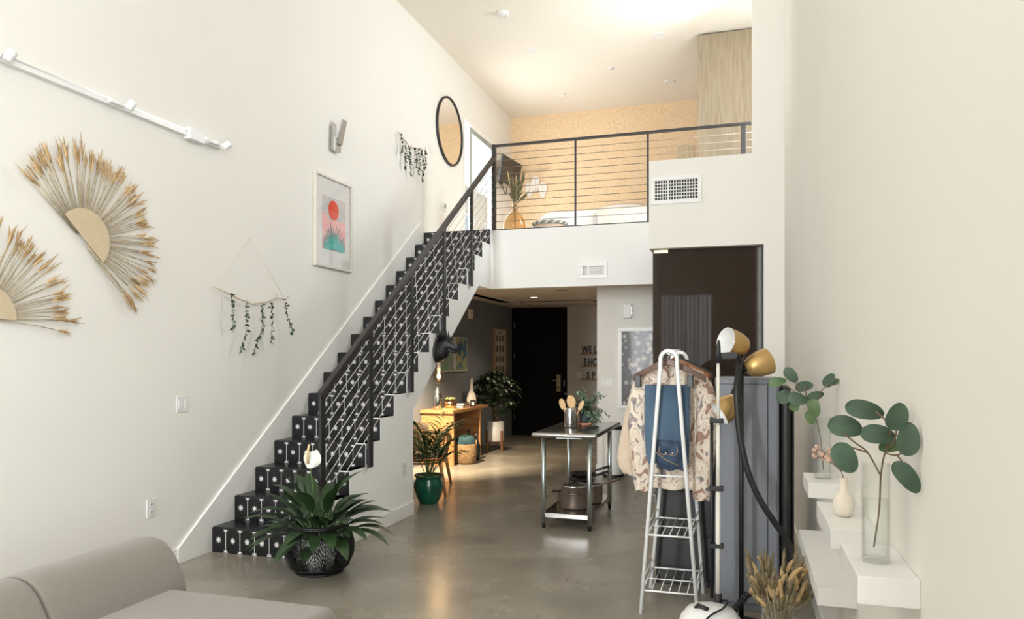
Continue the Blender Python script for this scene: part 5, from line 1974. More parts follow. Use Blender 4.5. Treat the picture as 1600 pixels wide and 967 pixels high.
for (p) in ([(-0.47, 0.985), (-0.475, 0.95), (-0.45, 0.935), (-0.42, 0.94), (-0.385, 0.93), (-0.365, 0.955), (-0.37, 0.99)], [(-0.50, 0.955), (-0.43, 0.905), (-0.36, 0.875)]):
    m.tube([(x, yj - 0.049, z) for x, z in p], 0.0025, 5)
m.build('stitching', mat('tan_thread', (0.35, 0.24, 0.13), 0.9), je)
for bx in (-0.435, -0.395):
    m = MB(je)
    m.lathe([(0.0, 0.003), (0.006, 0.002), (0.007, 0.0)], (bx, yj - 0.046, 0.945), (0, -1, 0), 12)
    m.build('button', M_NICKEL, je)

# printed kimono
ki = thing('printed_kimono', 'cream kimono with rust and grey floral print hanging on the rack', 'clothing', (-0.41, 4.60, 1.0))
m = MB(ki)
yk = 4.585
rows = [(-0.40, yk, 1.462, 0.05, 0.025), (-0.40, yk, 1.448, 0.10, 0.03), (-0.40, yk, 1.42, 0.165, 0.036), (-0.405, yk, 1.38, 0.205, 0.042), (-0.41, yk, 1.30, 0.212, 0.048), (-0.412, yk, 1.15, 0.200, 0.05), (-0.412, yk, 1.0, 0.195, 0.052), (-0.412, yk, 0.86, 0.190, 0.054), (-0.412, yk, 0.76, 0.182, 0.052), (-0.415, yk, 0.715, 0.13, 0.045)]
tubecloth(m, rows, 56, 8, 0.26)
m.build('body', M_KIMONO, ki)
for sg, bot in ((-1, 0.70), (1, 0.66)):
    m = MB(ki)
    x0_ = -0.41 + sg * 0.175
    rows = [(x0_, yk - 0.02, 1.37, 0.05, 0.04), (x0_ + sg * 0.028, yk - 0.03, 1.25, 0.062, 0.048), (x0_ + sg * 0.026, yk - 0.032, 1.05, 0.062, 0.05), (x0_ + sg * 0.012, yk - 0.032, 0.88, 0.06, 0.048), (x0_ + sg * 0.0, yk - 0.03, bot + 0.05, 0.056, 0.042), (x0_ - sg * 0.002, yk - 0.03, bot, 0.048, 0.036)]
    tubecloth(m, rows, 32, 5, 0.16, sg)
    m.build('sleeve', M_KIMONO, ki)
# camel coat behind
co = thing('camel_coat', 'camel coat hanging behind the kimono, its sleeve out on the left', 'clothing', (-0.42, 4.72, 1.0))
m = MB(co)
yc = 4.715
rows = [(-0.42, yc, 1.46, 0.06, 0.03), (-0.42, yc, 1.44, 0.14, 0.035), (-0.43, yc, 1.38, 0.23, 0.04), (-0.44, yc, 1.2, 0.24, 0.042), (-0.43, yc, 1.0, 0.20, 0.042), (-0.42, yc, 0.80, 0.17, 0.042)]
tubecloth(m, rows, 44, 5, 0.18)
m.build('body', M_COAT, co)
m = MB(co)
rows = [(-0.615, yc - 0.01, 1.36, 0.05, 0.04), (-0.645, yc - 0.015, 1.2, 0.060, 0.055), (-0.675, yc - 0.02, 1.0, 0.072, 0.06), (-0.692, yc - 0.02, 0.88, 0.074, 0.06), (-0.688, yc - 0.02, 0.82, 0.064, 0.055), (-0.665, yc - 0.02, 0.775, 0.054, 0.05)]
tubecloth(m, rows, 32, 4, 0.10, 0.4)
m.build('sleeve', M_COAT, co)
# brown shirt at the back
br = thing('brown_shirt', 'olive brown shirt at the back of the rack, seen right of the kimono', 'clothing', (-0.30, 4.82, 1.0))
m = MB(br)
yb_ = 4.815
rows = [(-0.37, yb_, 1.46, 0.05, 0.025), (-0.37, yb_, 1.43, 0.14, 0.028), (-0.37, yb_, 1.36, 0.185, 0.03), (-0.365, yb_, 1.2, 0.175, 0.034), (-0.35, yb_, 1.0, 0.155, 0.036), (-0.345, yb_, 0.84, 0.145, 0.036)]
tubecloth(m, rows, 44, 6, 0.22)
m.build('body', M_BROWN, br)
m = MB(br)
rows = [(-0.235, yb_, 1.36, 0.045, 0.028), (-0.222, yb_, 1.2, 0.046, 0.032), (-0.220, yb_, 1.0, 0.044, 0.032), (-0.222, yb_, 0.81, 0.042, 0.03)]
tubecloth(m, rows, 28, 4, 0.15)
m.build('sleeve', M_BROWN, br)

# ------------------------------------------------------------------ three-headed floor lamp
LX, LY = -0.012, 4.36
fl_ = thing('floor_lamp', 'black floor lamp with three gold spotlight heads before the grey cabinet', 'lamp', (LX, LY, 0))
MB(fl_).lathe([(0.0, 0), (0.125, 0), (0.125, 0.016), (0.02, 0.024), (0.0, 0.024)], (LX, LY, 0), seg=36).build('base', M_BLACK, fl_)
MB(fl_).cyl((LX, LY, 0.02), (LX, LY, 1.56), 0.014, seg=14).build('pole', M_BLACK, fl_)


def lamp_head(c, ax, jz, L=0.15, r=0.08):
    c, ax = Vector(c), Vector(ax).normalized()
    m = MB(fl_)
    prof = [(0.0, 0.0), (0.014, 0.0), (0.030, 0.004), (0.050, 0.022), (0.064, 0.055), (0.073, 0.095), (r, L)]
    m.lathe(prof, c, ax, 32)
    m.m = 1
    m.lathe([(0.0, 0.012), (0.044, 0.026), (0.059, 0.058), (0.069, 0.096), (r - 0.004, L - 0.001), (r, L)], c, ax, 32)
    h = m.build('lamp_head', [M_GOLD, M_WHITE], fl_)
    m = MB(fl_)
    m.cyl(c + ax * 0.015, c + ax * 0.06, 0.015, 0.015, 14)
    m.ball(c + ax * 0.075, 0.022)
    m.build('bulb', M_CERAM, h)
    m = MB(fl_)
    m.tube([(LX, LY, jz), tuple(Vector((LX, LY, jz)).lerp(c + ax * 0.045, 0.5)), tuple(c + ax * 0.045 - Vector((0, 0, 0.048)))], 0.009, 8)
    m.cyl(c - ax * 0.012, c + ax * 0.004, 0.011, 0.014, 12)
    m.build('joint', M_BLACK, h)


lamp_head((0.02, 4.40, 1.567), (-0.90, -0.72, 0.22), 1.50)
lamp_head((0.012, 4.345, 1.440), (0.86, 0.42, 0.34), 1.42, 0.14, 0.076)
lamp_head((-0.022, 4.40, 1.268), (-0.78, -0.30, -0.55), 1.30, 0.14, 0.076)
m = MB(fl_)
cc = []
for k in range(140):
    t_ = k / 139
    a = 2 * PI * 17 * t_
    cc.append((lerp(-0.035, -0.06, t_) + 0.010 * math.cos(a) + 0.012 * math.sin(PI * t_), LY - 0.02 + 0.010 * math.sin(a), lerp(1.50, 1.30, t_)))
m.tube(cc, 0.0032, 5)
m.build('coiled_cord', M_BLACK, fl_)

# ------------------------------------------------------------------ garment steamer
SX, SY = -0.165, 4.03
st = thing('garment_steamer', 'white garment steamer with pale telescopic pole and black hose', 'steamer', (SX, SY, 0))
m = MB(st)
m.lathe([(0.0, 0.012), (0.155, 0.012), (0.168, 0.03), (0.168, 0.09), (0.155, 0.14), (0.12, 0.185), (0.06, 0.205), (0.0, 0.21)], (SX, SY, 0), seg=40)
m.build('tank_base', M_WHITE, st)
for a in (0.6, 2.2, 3.8, 5.4):
    m = MB(st)
    m.cyl((SX + 0.13 * math.cos(a), SY + 0.13 * math.sin(a), 0.0), (SX + 0.13 * math.cos(a), SY + 0.13 * math.sin(a), 0.02), 0.016, seg=12)
    m.build('foot', M_BLACKP, st)
m = MB(st)
m.tube([(SX - 0.075, SY - 0.03, 0.19), (SX - 0.06, SY - 0.05, 0.215), (SX - 0.01, SY - 0.075, 0.205)], 0.012, 10)
m.build('carry_handle', M_BLACKP, st)
PXs, PYs = -0.130, 4.145
m = MB(st)
m.cyl((PXs, PYs, 0.15), (PXs, PYs, 0.235), 0.026, 0.018, 16)
m.build('pole_socket', M_BLACKP, st)
m = MB(st)
m.cyl((PXs, PYs, 0.23), (PXs, PYs, 0.78), 0.0125, seg=14)
m.cyl((PXs, PYs, 0.77), (PXs, PYs, 1.14), 0.0108, seg=14)
m.cyl((PXs, PYs, 1.13), (PXs, PYs, 1.49), 0.0092, seg=14)
m.build('telescopic_pole', mat('ivory_pole', (0.72, 0.69, 0.62), 0.4, var=0.02), st)
m = MB(st)
m.cyl((PXs - 0.035, PYs + 0.025, 0.2), (PXs - 0.035, PYs + 0.025, 1.18), 0.009, seg=10)
m.build('rear_rail', M_BLACKP, st)
for z in (1.165, 0.80, 0.49):
    m = MB(st)
    m.box(PXs - 0.045, PXs + 0.028, PYs - 0.016, PYs + 0.035, z - 0.012, z + 0.012)
    m.build('pole_clip', M_BLACKP, st, 0.003)
m = MB(st)
m.tube([(PXs, PYs, 1.475), (PXs, PYs, 1.54), (PXs + 0.002, PYs, 1.575), (PXs + 0.002, PYs, 1.60)], [0.016, 0.014, 0.010, 0.005], 12)
m.build('pole_tip', M_BLACKP, st)
m = MB(st)
m.tube([(PXs + 0.0, PYs + 0.01, 1.50), (PXs + 0.05, PYs + 0.02, 1.525), (PXs + 0.10, PYs + 0.06, 1.515), (PXs + 0.115, PYs + 0.10, 1.48)], 0.011, 8)
m.obox((PXs + 0.05, PYs + 0.02, 1.515), (0.09, 0.03, 0.035))
m.build('hanger_hook', M_BLACKP, st)


def spline(P, n=8):
    P = [Vector(p) for p in P]
    Q = [P[0] * 2 - P[1]] + P + [P[-1] * 2 - P[-2]]
    out = []
    for i in range(1, len(Q) - 2):
        for k in range(n):
            t_ = k / n
            out.append(0.5 * ((2 * Q[i]) + (Q[i + 1] - Q[i - 1]) * t_ + (2 * Q[i - 1] - 5 * Q[i] + 4 * Q[i + 1] - Q[i + 2]) * t_ ** 2 + (3 * Q[i] - Q[i - 1] - 3 * Q[i + 1] + Q[i + 2]) * t_ ** 3))
    out.append(P[-1])
    return out


m = MB(st)
hp = [(-0.015, 4.245, 1.50), (-0.035, 4.29, 1.35), (-0.03, 4.28, 1.18), (-0.01, 4.27, 1.02), (0.03, 4.27, 0.86), (0.09, 4.28, 0.72), (0.165, 4.30, 0.60), (0.23, 4.32, 0.50), (0.262, 4.32, 0.40), (0.25, 4.30, 0.29), (0.18, 4.26, 0.22), (0.08, 4.22, 0.235), (0.01, 4.17, 0.235)]
m.tube(spline(hp, 10), 0.0165, 10)
m.build('steam_hose', M_BLACKP, st)
m = MB(st)
for k in range(10):
    t_ = k / 9
    p = Vector((0.02, 4.175, 0.235)).lerp(Vector((-0.05, 4.10, 0.165)), t_)
    p2 = p + Vector((-0.003, -0.0032, -0.003))
    m.cyl(p, p2, 0.021 if k % 2 == 0 else 0.017, seg=12)
m.build('ribbed_cuff', M_BLACKP, st)
m = MB(st)
m.cyl((-0.05, 4.10, 0.165), (-0.075, 4.075, 0.14), 0.017, 0.02, 14)
m.build('hose_connector', M_NICKEL, st)
m = MB(st)
m.tube(spline([(PXs + 0.02, PYs, 0.20), (-0.08, 4.06, 0.225), (-0.10, 3.97, 0.215), (-0.17, 3.88, 0.19), (-0.23, 3.86, 0.10), (-0.26, 3.84, 0.01)], 8), 0.005, 8)
m.build('power_cord', M_BLACKP, st)

# ------------------------------------------------------------------ floating shelves on the right wall
def shelf(lab, y0, y1, z0, z1, x0=0.270):
    t = tag(MB(off=(XR, (y0 + y1) / 2, z1)).box(x0, XR - 0.0005, y0, y1, z0, z1).build('floating_shelf', M_SHELF, None, 0.002), lab, 'shelf', 'white floating shelves')
    return t


shelf('nearest white floating shelf, under the glass vase with big eucalyptus leaves', 2.01, 2.36, 0.892, 0.962)
shelf('low long white floating shelf below all the others', 3.06, 4.08, 0.555, 0.622)
shelf('white floating shelf under the little cream bud vase', 2.614, 3.09, 0.880, 0.947)
shelf('farthest white floating shelf, under the slim vase with small leaves', 3.47, 3.77, 0.893, 0.960)


def glass_vase(lab, x, y, z, r, h, water, grp):
    t = thing('glass_vase', lab, 'vase', (x, y, z), group=grp)
    MB(t).lathe([(r, 0.0), (r, h), (r - 0.0025, h), (r - 0.0025, 0.014)], (x, y, z), seg=36).build('glass_wall', M_GLASS, t)
    MB(t).lathe([(0.0, 0.001), (r - 0.001, 0.001), (r - 0.001, 0.012), (0.0, 0.013)], (x, y, z), seg=36).build('glass_foot', M_WATER, t)
    MB(t).lathe([(0.0, 0.015), (r - 0.004, 0.015), (r - 0.004, water), (0.0, water)], (x, y, z), seg=36).build('water', M_WATER, t)
    return t


V1 = (0.335, 2.165, 0.963)
V2 = (0.340, 3.61, 0.961)
glass_vase('tall clear glass vase of water on the nearest white shelf', *V1, 0.034, 0.26, 0.165, 'clear glass vases')
glass_vase('slim clear glass vase on the farthest white shelf', *V2, 0.035, 0.275, 0.13, 'clear glass vases')


def oval_leaf(mb, c, ax, nrm, L, W, bend=0.25):
    """Rounded eucalyptus leaf centred at c, long axis ax, facing nrm."""
    c, ax, nrm = Vector(c), Vector(ax).normalized(), Vector(nrm).normalized()
    nrm = (nrm - ax * nrm.dot(ax)).normalized()
    s = ax.cross(nrm)
    vs, fs = [], []
    N_ = 18
    for i in range(N_ + 1):
        u = -math.cos(PI * i / N_)
        w = W / 2 * max(0.0, 1 - abs(u) ** 2.3) ** 0.5 * (1 - 0.18 * u)
        for j in (-1, -0.5, 0, 0.5, 1):
            p = c + ax * (u * L / 2) + s * (w * j) + nrm * (-bend * L * 0.5 * u * u + 0.10 * W * abs(j))
            vs.append(p)
    for i in range(N_):
        for j in range(4):
            a = i * 5 + j
            fs.append((a, a + 1, a + 6, a + 5))
    mb.add(vs, fs, True)


def eucalyptus(lab, vase, stems, leaves, grp):
    t = thing('eucalyptus_branch', lab, 'plant', (vase[0], vase[1], vase[2] + 0.02), group=grp)
    m = MB(t)
    for sgm in stems:
        m.tube(spline(sgm, 6), [0.0022] * (len(spline(sgm, 6))), 6)
    m.build('stem', M_STEM, t)
    m = MB(t)
    for (c, ax, nrm, L, W, mi) in leaves:
        m.m = mi
        oval_leaf(m, c, ax, nrm, L, W)
    m.build('leaves', [M_EUCA, M_EUCA2], t)


# big branch in the near vase: (dx, dy, z) offsets from the vase axis
F1 = (-0.15, -1, 0.15)
def e1(x, z, dy=0.0):
    return (V1[0] + x, V1[1] + dy, z)


big = [((-0.024, 1.362, 0.01), (1, 0.1, -0.22), F1, 0.100, 0.050, 0), ((0.036, 1.354, -0.085), (0.4, 0.2, 0.9), (0.2, -1, 0.1), 0.074, 0.053, 0),
       ((0.046, 1.305, -0.165), (0.08, 0.1, 1), F1, 0.082, 0.050, 0), ((-0.070, 1.315, 0.02), (1, 0.2, -0.12), (-0.1, -1, 0.5), 0.092, 0.062, 0),
       ((0.004, 1.300, -0.02), (1, 0.1, -0.1), (0, -1, 0.4), 0.088, 0.052, 0), ((0.042, 1.270, 0.0), (0.9, 0.2, 0.15), (0, -0.8, 0.7), 0.072, 0.040, 1),
       ((-0.078, 1.236, -0.03), (0.45, 0.1, -0.9), (-0.3, -1, 0.1), 0.088, 0.060, 0), ((0.044, 1.212, -0.16), (0.62, -0.1, -0.85), (0.15, -1, 0.15), 0.088, 0.046, 0)]
st1 = [[e1(-0.005, 1.0), e1(0.008, 1.10), e1(0.012, 1.19), e1(0.022, 1.25), e1(0.036, 1.29, -0.05), e1(0.036, 1.34, -0.08)],
       [e1(0.012, 1.19), e1(-0.02, 1.25), e1(-0.05, 1.275), e1(-0.08, 1.30)],
       [e1(0.022, 1.25), e1(0.036, 1.255, -0.08), e1(0.044, 1.28, -0.155)],
       [e1(-0.02, 1.25), e1(-0.06, 1.262), e1(-0.085, 1.26)], [e1(0.022, 1.25), e1(0.03, 1.32, -0.02), e1(0.0, 1.36)], [e1(0.036, 1.255, -0.08), e1(0.04, 1.245, -0.12), e1(0.04, 1.23, -0.15)]]
eucalyptus('big grey-green eucalyptus leaves in the tall vase on the nearest shelf', V1, st1, [(e1(c[0], c[1], c[2]), ax, nr, L, W, mi) for (c, ax, nr, L, W, mi) in big], 'eucalyptus branches')


def e2(x, z, dy=0.0):
    return (V2[0] + x, V2[1] + dy, z)


sm_ = [((-0.133, 1.424), (0.6, 0, -0.75), 0.080, 0.050, 0), ((-0.192, 1.392), (1, 0, 0.22), 0.080, 0.044, 1), ((-0.075, 1.373), (1, 0, 0.25), 0.080, 0.048, 0), ((0.028, 1.402), (0.5, 0, 0.8), 0.070, 0.046, 0),
       ((-0.160, 1.325), (0.75, 0, 0.6), 0.072, 0.062, 0), ((-0.108, 1.318), (1, 0, -0.25), 0.092, 0.056, 0), ((-0.118, 1.285), (0.35, 0, 0.9), 0.052, 0.044, 1), ((-0.028, 1.330), (0.9, 0, 0.35), 0.075, 0.042, 0),
       ((-0.038, 1.278), (0.25, 0, -1), 0.085, 0.052, 1), ((0.050, 1.395), (1, 0, 0.3), 0.05, 0.03, 1), ((-0.052, 1.235), (0.2, 0, -1), 0.062, 0.044, 1)]
st2 = [[e2(0.004, 1.0), e2(-0.01, 1.15), e2(-0.035, 1.25), e2(-0.08, 1.31), e2(-0.12, 1.35), e2(-0.16, 1.385)],
       [e2(-0.035, 1.25), e2(-0.02, 1.31), e2(0.0, 1.36), e2(0.05, 1.405)], [e2(-0.08, 1.31), e2(-0.10, 1.36), e2(-0.13, 1.42)], [e2(-0.06, 1.29), e2(-0.07, 1.34), e2(-0.07, 1.38)]]
random.seed(9)
eucalyptus('small green eucalyptus leaves in the slim vase on the farthest shelf', V2, st2, [(e2(c[0], c[1], rnd(-0.04, 0.03)), ax, (rnd(-0.3, 0.2), -1, rnd(0, 0.5)), L, W, mi) for (c, ax, L, W, mi) in sm_], 'eucalyptus branches')
CX_, CY_, CZ_ = 0.335, 2.83, 0.948
t = thing('bud_vase', 'little cream stoneware bud vase between the two glass vases', 'vase', (CX_, CY_, CZ_))
MB(t).lathe([(0.0, 0), (0.022, 0), (0.034, 0.02), (0.037, 0.042), (0.030, 0.068), (0.014, 0.090), (0.011, 0.125), (0.015, 0.135), (0.010, 0.135), (0.008, 0.11)], (CX_, CY_, CZ_), seg=32).build('body', M_CREAMV, t)
t = thing('dried_flower', 'sprig of dusty pink dried flowers in the little cream vase', 'flower', (CX_, CY_, CZ_ + 0.12))
m = MB(t)
for e in ((-0.07, 0.23), (-0.085, 0.205), (-0.055, 0.22), (-0.03, 0.20), (-0.095, 0.225)):
    m.tube(spline([(CX_, CY_, CZ_ + 0.10), (CX_ - 0.005, CY_, CZ_ + 0.15), (CX_ + e[0] * 0.5, CY_, CZ_ + 0.19), (CX_ + e[0], CY_, CZ_ + e[1])], 5), 0.0012, 5)
m.build('stem', M_STEM, t)
m = MB(t)
random.seed(13)
for k in range(26):
    c = (CX_ - rnd(0.025, 0.10), CY_ + rnd(-0.02, 0.02), CZ_ + rnd(0.195, 0.24))
    m.ball(c, rnd(0.005, 0.009), seg=7, rings=5)
m.build('blossoms', M_PINK, t)

# dried grass in a tall glass vase on the floor
GVX, GVY = 0.150, 3.52
glass_vase('tall glass floor vase holding the dried grass bundle beside the steamer', GVX, GVY, 0.001, 0.075, 0.42, 0.03, 'clear glass vases')
t = thing('dried_grass_bundle', 'bundle of curling golden dried grass in the glass floor vase', 'dried flowers', (GVX, GVY, 0.04))
random.seed(17)
m = MB(t)
for k in range(58):
    a = k * 2.399
    rr = 0.055 * math.sqrt((k + 0.5) / 58)
    out = rnd(0.4, 1.0)
    top = rnd(0.40, 0.54)
    ex = GVX + math.cos(a) * (rr + 0.075 * out)
    ey = GVY + math.sin(a) * (rr + 0.075 * out)
    ex = min(ex, 0.33)
    p0 = (GVX + rr * 0.6 * math.cos(a + 2.5), GVY + rr * 0.6 * math.sin(a + 2.5), 0.045)
    p1 = (GVX + rr * math.cos(a), GVY + rr * math.sin(a), 0.34)
    p2 = (ex, ey, top)
    m.m = 0
    m.tube(spline([p0, p1, p2], 4), 0.0026, 5)
    golden = k % 5 in (0, 2)
    m.m = 1 if golden else 2
    d = (Vector(p2) - Vector(p1)).normalized()
    side = d.cross(Vector((rnd(-1, 1), rnd(-1, 1), 0.2))).normalized()
    L = rnd(0.07, 0.13)
    pts = [Vector(p2)]
    cv = rnd(0.3, 1.6) if golden else rnd(0.0, 0.4)
    for i in range(7):
        d = (Matrix.Rotation(cv / 7, 3, side) @ d).normalized()
        pts.append(pts[-1] + d * L / 7)
    w = rnd(0.0075, 0.0105)
    m.tube(pts, [w * 0.6, w, w, w, w * 0.95, w * 0.85, w * 0.65, w * 0.25], 8)
    if not golden:
        for q in range(10):
            b = pts[rnd(0, 6.99).__int__()]
            m.leaf(b, (d + Vector((rnd(-0.7, 0.7), rnd(-0.7, 0.7), rnd(-0.2, 0.5)))).normalized(), (1, 0, 0), 0.03, 0.006, 0.1, seg=3)
m.build('grass_stems', [M_DRYS, M_DRY, M_DRYG], t)

# ------------------------------------------------------------------ the loft bedroom
t = thing('oak_closet', 'floor-to-ceiling greige oak closet block at the right of the loft', 'closet', (-0.1, 10.1, ZL))
m = MB(t)
m.box(-0.578, XR - 0.005, 10.06, 10.9, ZL + 0.001, ZC - 0.02)
m.build('carcass', M_OAK, t)
m = MB(t)
m.box(-0.575, XR - 0.01, 10.045, 10.06, ZL + 0.08, ZC - 0.03)
m.build('front_panel', M_OAK, t)
bd = thing('bed', 'low bed with white duvet in front of the cork wall', 'bed', (-1.7, 11.0, ZL))
m = MB(bd)
m.box(-2.78, -0.72, 10.35, 12.35, ZL + 0.001, ZL + 0.22)
m.build('bed_base', M_WHITE, bd, 0.01)
m = MB(bd)
m.rbox(-2.77, -0.74, 10.37, 12.34, ZL + 0.21, ZL + 0.44, 0.06, 4)
m.build('mattress', M_BED, bd)
m = MB(bd)
vs, fs = [], []
NX, NY = 34, 34
for i in range(NX + 1):
    for j in range(NY + 1):
        u, v = i / NX, j / NY
        x = lerp(-3.06, -0.62, u)
        y = lerp(10.25, 12.1, v)
        ex = min(u, 1 - u) * 2.1
        ey = min(v * 1.85, 10)
        fall = lambda e: max(0.0, 1 - e / 0.16)
        z = ZL + 0.505 - 0.30 * max(0.0, 1 - ex / 0.30) ** 1.4 - 0.34 * fall(ey) ** 1.5 + 0.02 * math.sin(7 * x + 3 * y) * math.sin(5 * y - 2 * x) + 0.012 * math.sin(15 * x + 1.0) * math.sin(13 * y)
        vs.append((x, y, max(z, ZL + 0.05)))
for i in range(NX):
    for j in range(NY):
        a = i * (NY + 1) + j
        fs.append((a, a + NY + 1, a + NY + 2, a + 1))
m.add(vs, fs, True)
m.build('duvet', M_BED, bd)


def pillow(lab, x, y, z, w, d, h, yaw, mm, tilt=0.9):
    t = thing('pillow', lab, 'pillow', (x, y, z), yaw, group='pillows on the loft bed')
    m = MB()
    vs, fs = [], []
    N_ = 14
    for sgn in (1, -1):
        for i in range(N_ + 1):
            for j in range(N_ + 1):
                u, v = -1 + 2 * i / N_, -1 + 2 * j / N_
                th_ = h / 2 * (max(0.0, (1 - abs(u) ** 3) * (1 - abs(v) ** 3))) ** 0.5
                px_, py_, pz_ = u * w / 2 * (1 - 0.06 * v * v), sgn * th_, v * d / 2 * (1 - 0.06 * u * u)
                c, s = math.cos(tilt), math.sin(tilt)
                vs.append((px_, py_ * s + pz_ * c, d / 2 * s + pz_ * s - py_ * c + 0.0))
    q = (N_ + 1) ** 2
    for b in (0, q):
        for i in range(N_):
            for j in range(N_):
                a = b + i * (N_ + 1) + j
                f = (a, a + 1, a + N_ + 2, a + N_ + 1)
                fs.append(f if b else f[::-1])
    m.add(vs, fs, True)
    m.build('pillow_case', mm, t)


pillow('white pillow lying at the front of the loft bed', -1.70, 11.05, ZL + 0.53, 0.62, 0.40, 0.16, 0.1, M_BED, 0.35)
pillow('oatmeal pillow propped behind the white one on the loft bed', -1.80, 11.60, ZL + 0.54, 0.66, 0.36, 0.14, 0.0, M_BEIGEP, 0.95)
pillow('oatmeal pillow at the right end of the loft bed, half behind the bulkhead', -1.30, 11.62, ZL + 0.54, 0.5, 0.36, 0.14, -0.1, M_BEIGEP, 0.95)
t = thing('fur_throw', 'cream shaggy throw hanging over the front of the white duvet', 'blanket', (-1.55, 10.3, ZL + 0.3))
m = MB(t)
vs, fs = [], []
for i in range(15):
    for j in range(11):
        u, v = i / 14, j / 10
        x = lerp(-1.95, -1.25, u)
        prof = [(10.20, 0.14), (10.20, 0.22), (10.205, 0.30), (10.22, 0.37), (10.25, 0.43), (10.30, 0.475), (10.36, 0.51), (10.42, 0.53), (10.48, 0.54), (10.53, 0.545), (10.58, 0.545)][j]
        vs.append((x + 0.015 * math.sin(9 * v), prof[0] + 0.006 * math.sin(20 * u), ZL + prof[1] + 0.012 * math.sin(13 * u + 9 * v)))
for i in range(14):
    for j in range(10):
        a = i * 11 + j
        fs.append((a, a + 11, a + 12, a + 1))
m.add(vs, fs, True)
m.build('throw_cloth', mat('cream_fur', (0.70, 0.64, 0.56), 1.0, scale=30, color2=(0.80, 0.76, 0.70), bump=0.6), t)

AVX, AVY = -2.86, 9.30
t = thing('amber_vase', 'big round amber glass vase at the loft edge behind the cables', 'vase', (AVX, AVY, ZL))
MB(t).lathe([(0.0, 0.003), (0.10, 0.003), (0.145, 0.05), (0.158, 0.12), (0.145, 0.20), (0.10, 0.275), (0.055, 0.315), (0.036, 0.335), (0.033, 0.40), (0.040, 0.41), (0.032, 0.405), (0.030, 0.335), (0.095, 0.268), (0.138, 0.2), (0.15, 0.12), (0.135, 0.05), (0.0, 0.012)], (AVX, AVY, ZL), seg=40).build('glass_body', M_AMBER, t)
m = MB(t)
m.lathe([(0.037, 0.355), (0.037, 0.375)], (AVX, AVY, ZL), seg=20)
m.build('neck_band', M_BRONZE, t)
t = thing('pampas_bundle', 'dry grass and leaves standing in the amber loft vase', 'dried flowers', (AVX, AVY, ZL + 0.30))
m = MB(t)
random.seed(27)
for k in range(30):
    a = k * 2.399
    sp = rnd(0.02, 0.14)
    top = rnd(0.52, 0.80)
    p0 = (AVX + 0.01 * math.cos(a), AVY + 0.01 * math.sin(a), ZL + 0.10)
    p1 = (AVX + 0.018 * math.cos(a), AVY + 0.018 * math.sin(a), ZL + 0.42)
    p2 = (AVX + sp * math.cos(a) + 0.03, AVY + sp * math.sin(a), ZL + top)
    m.m = 0
    pp = spline([p0, p1, p2], 4)
    m.tube(pp, 0.003, 5)
    d = (Vector(p2) - Vector(p1)).normalized()
    m.m = 1 if k % 3 == 0 else 2
    m.tube([Vector(p2) - d * 0.16, Vector(p2) - d * 0.09, Vector(p2), Vector(p2) + d * 0.05], [0.004, 0.011, 0.010, 0.002], 7)
    for q in range(3):
        b = Vector(p1).lerp(Vector(p2), rnd(0.1, 0.9))
        m.m = 3 if q == 0 else 2
        m.leaf(b, (d + Vector((rnd(-0.4, 0.4), rnd(-0.4, 0.4), 0))).normalized(), (0, 1, 0.2), rnd(0.07, 0.13), 0.015, 0.3, seg=4)
m.build('dry_stems', [M_DRYS, M_DRY, M_DRYG, M_GSTEM], t)

t = thing('woven_pouf', 'low round pouf with tan top and braided grey rim beside the amber vase', 'pouf', (-2.44, 9.50, ZL))
MB(t).lathe([(0.0, 0.001), (0.20, 0.001), (0.225, 0.05), (0.22, 0.12), (0.19, 0.17), (0.12, 0.19), (0.0, 0.195)], (-2.44, 9.50, ZL), seg=40).build('pouf_body', M_COAT, t)
m = MB(t)
for s_ in range(3):
    pts = []
    for k in range(96):
        a = 2 * PI * k / 96
        q = 14 * a + 2 * PI * s_ / 3
        r = 0.215 + 0.012 * math.cos(q)
        pts.append((-2.44 + r * math.cos(a), 9.50 + r * math.sin(a), ZL + 0.165 + 0.012 * math.sin(q)))
    m.m = s_ % 2
    m.tube(pts, 0.012, 6, closed=True)
m.build('braided_rim', [mat('grey_rope', (0.23, 0.25, 0.24), 0.9, var=0.1, scale=40), mat('pale_rope', (0.62, 0.60, 0.55), 0.9, var=0.1, scale=40)], t)

# television on a swing arm, tilted down towards the bed
tv = thing('television', 'black flat television tilted on a wall arm at the left of the loft', 'television', (-3.70, 11.70, 4.68))
ctr = Vector((-3.755, 11.95, 4.645))
ux = Vector((0.122, 0.992, 0.0)).normalized()
nz_ = Vector((0.992, -0.122, 0.0)).normalized()
up_ = (Vector((0, 0, 1)) + nz_ * 0.17).normalized()
nn_ = ux.cross(up_).normalized()
def slab(mb, hw, hh, d0, d1):
    vs = []
    for d in (d0, d1):
        for a, b in ((-1, -1), (1, -1), (1, 1), (-1, 1)):
            vs.append(ctr + ux * (a * hw) + up_ * (b * hh) + nn_ * d)
    mb.add(vs, [(3, 2, 1, 0), (4, 5, 6, 7), (0, 1, 5, 4), (1, 2, 6, 5), (2, 3, 7, 6), (3, 0, 4, 7)])


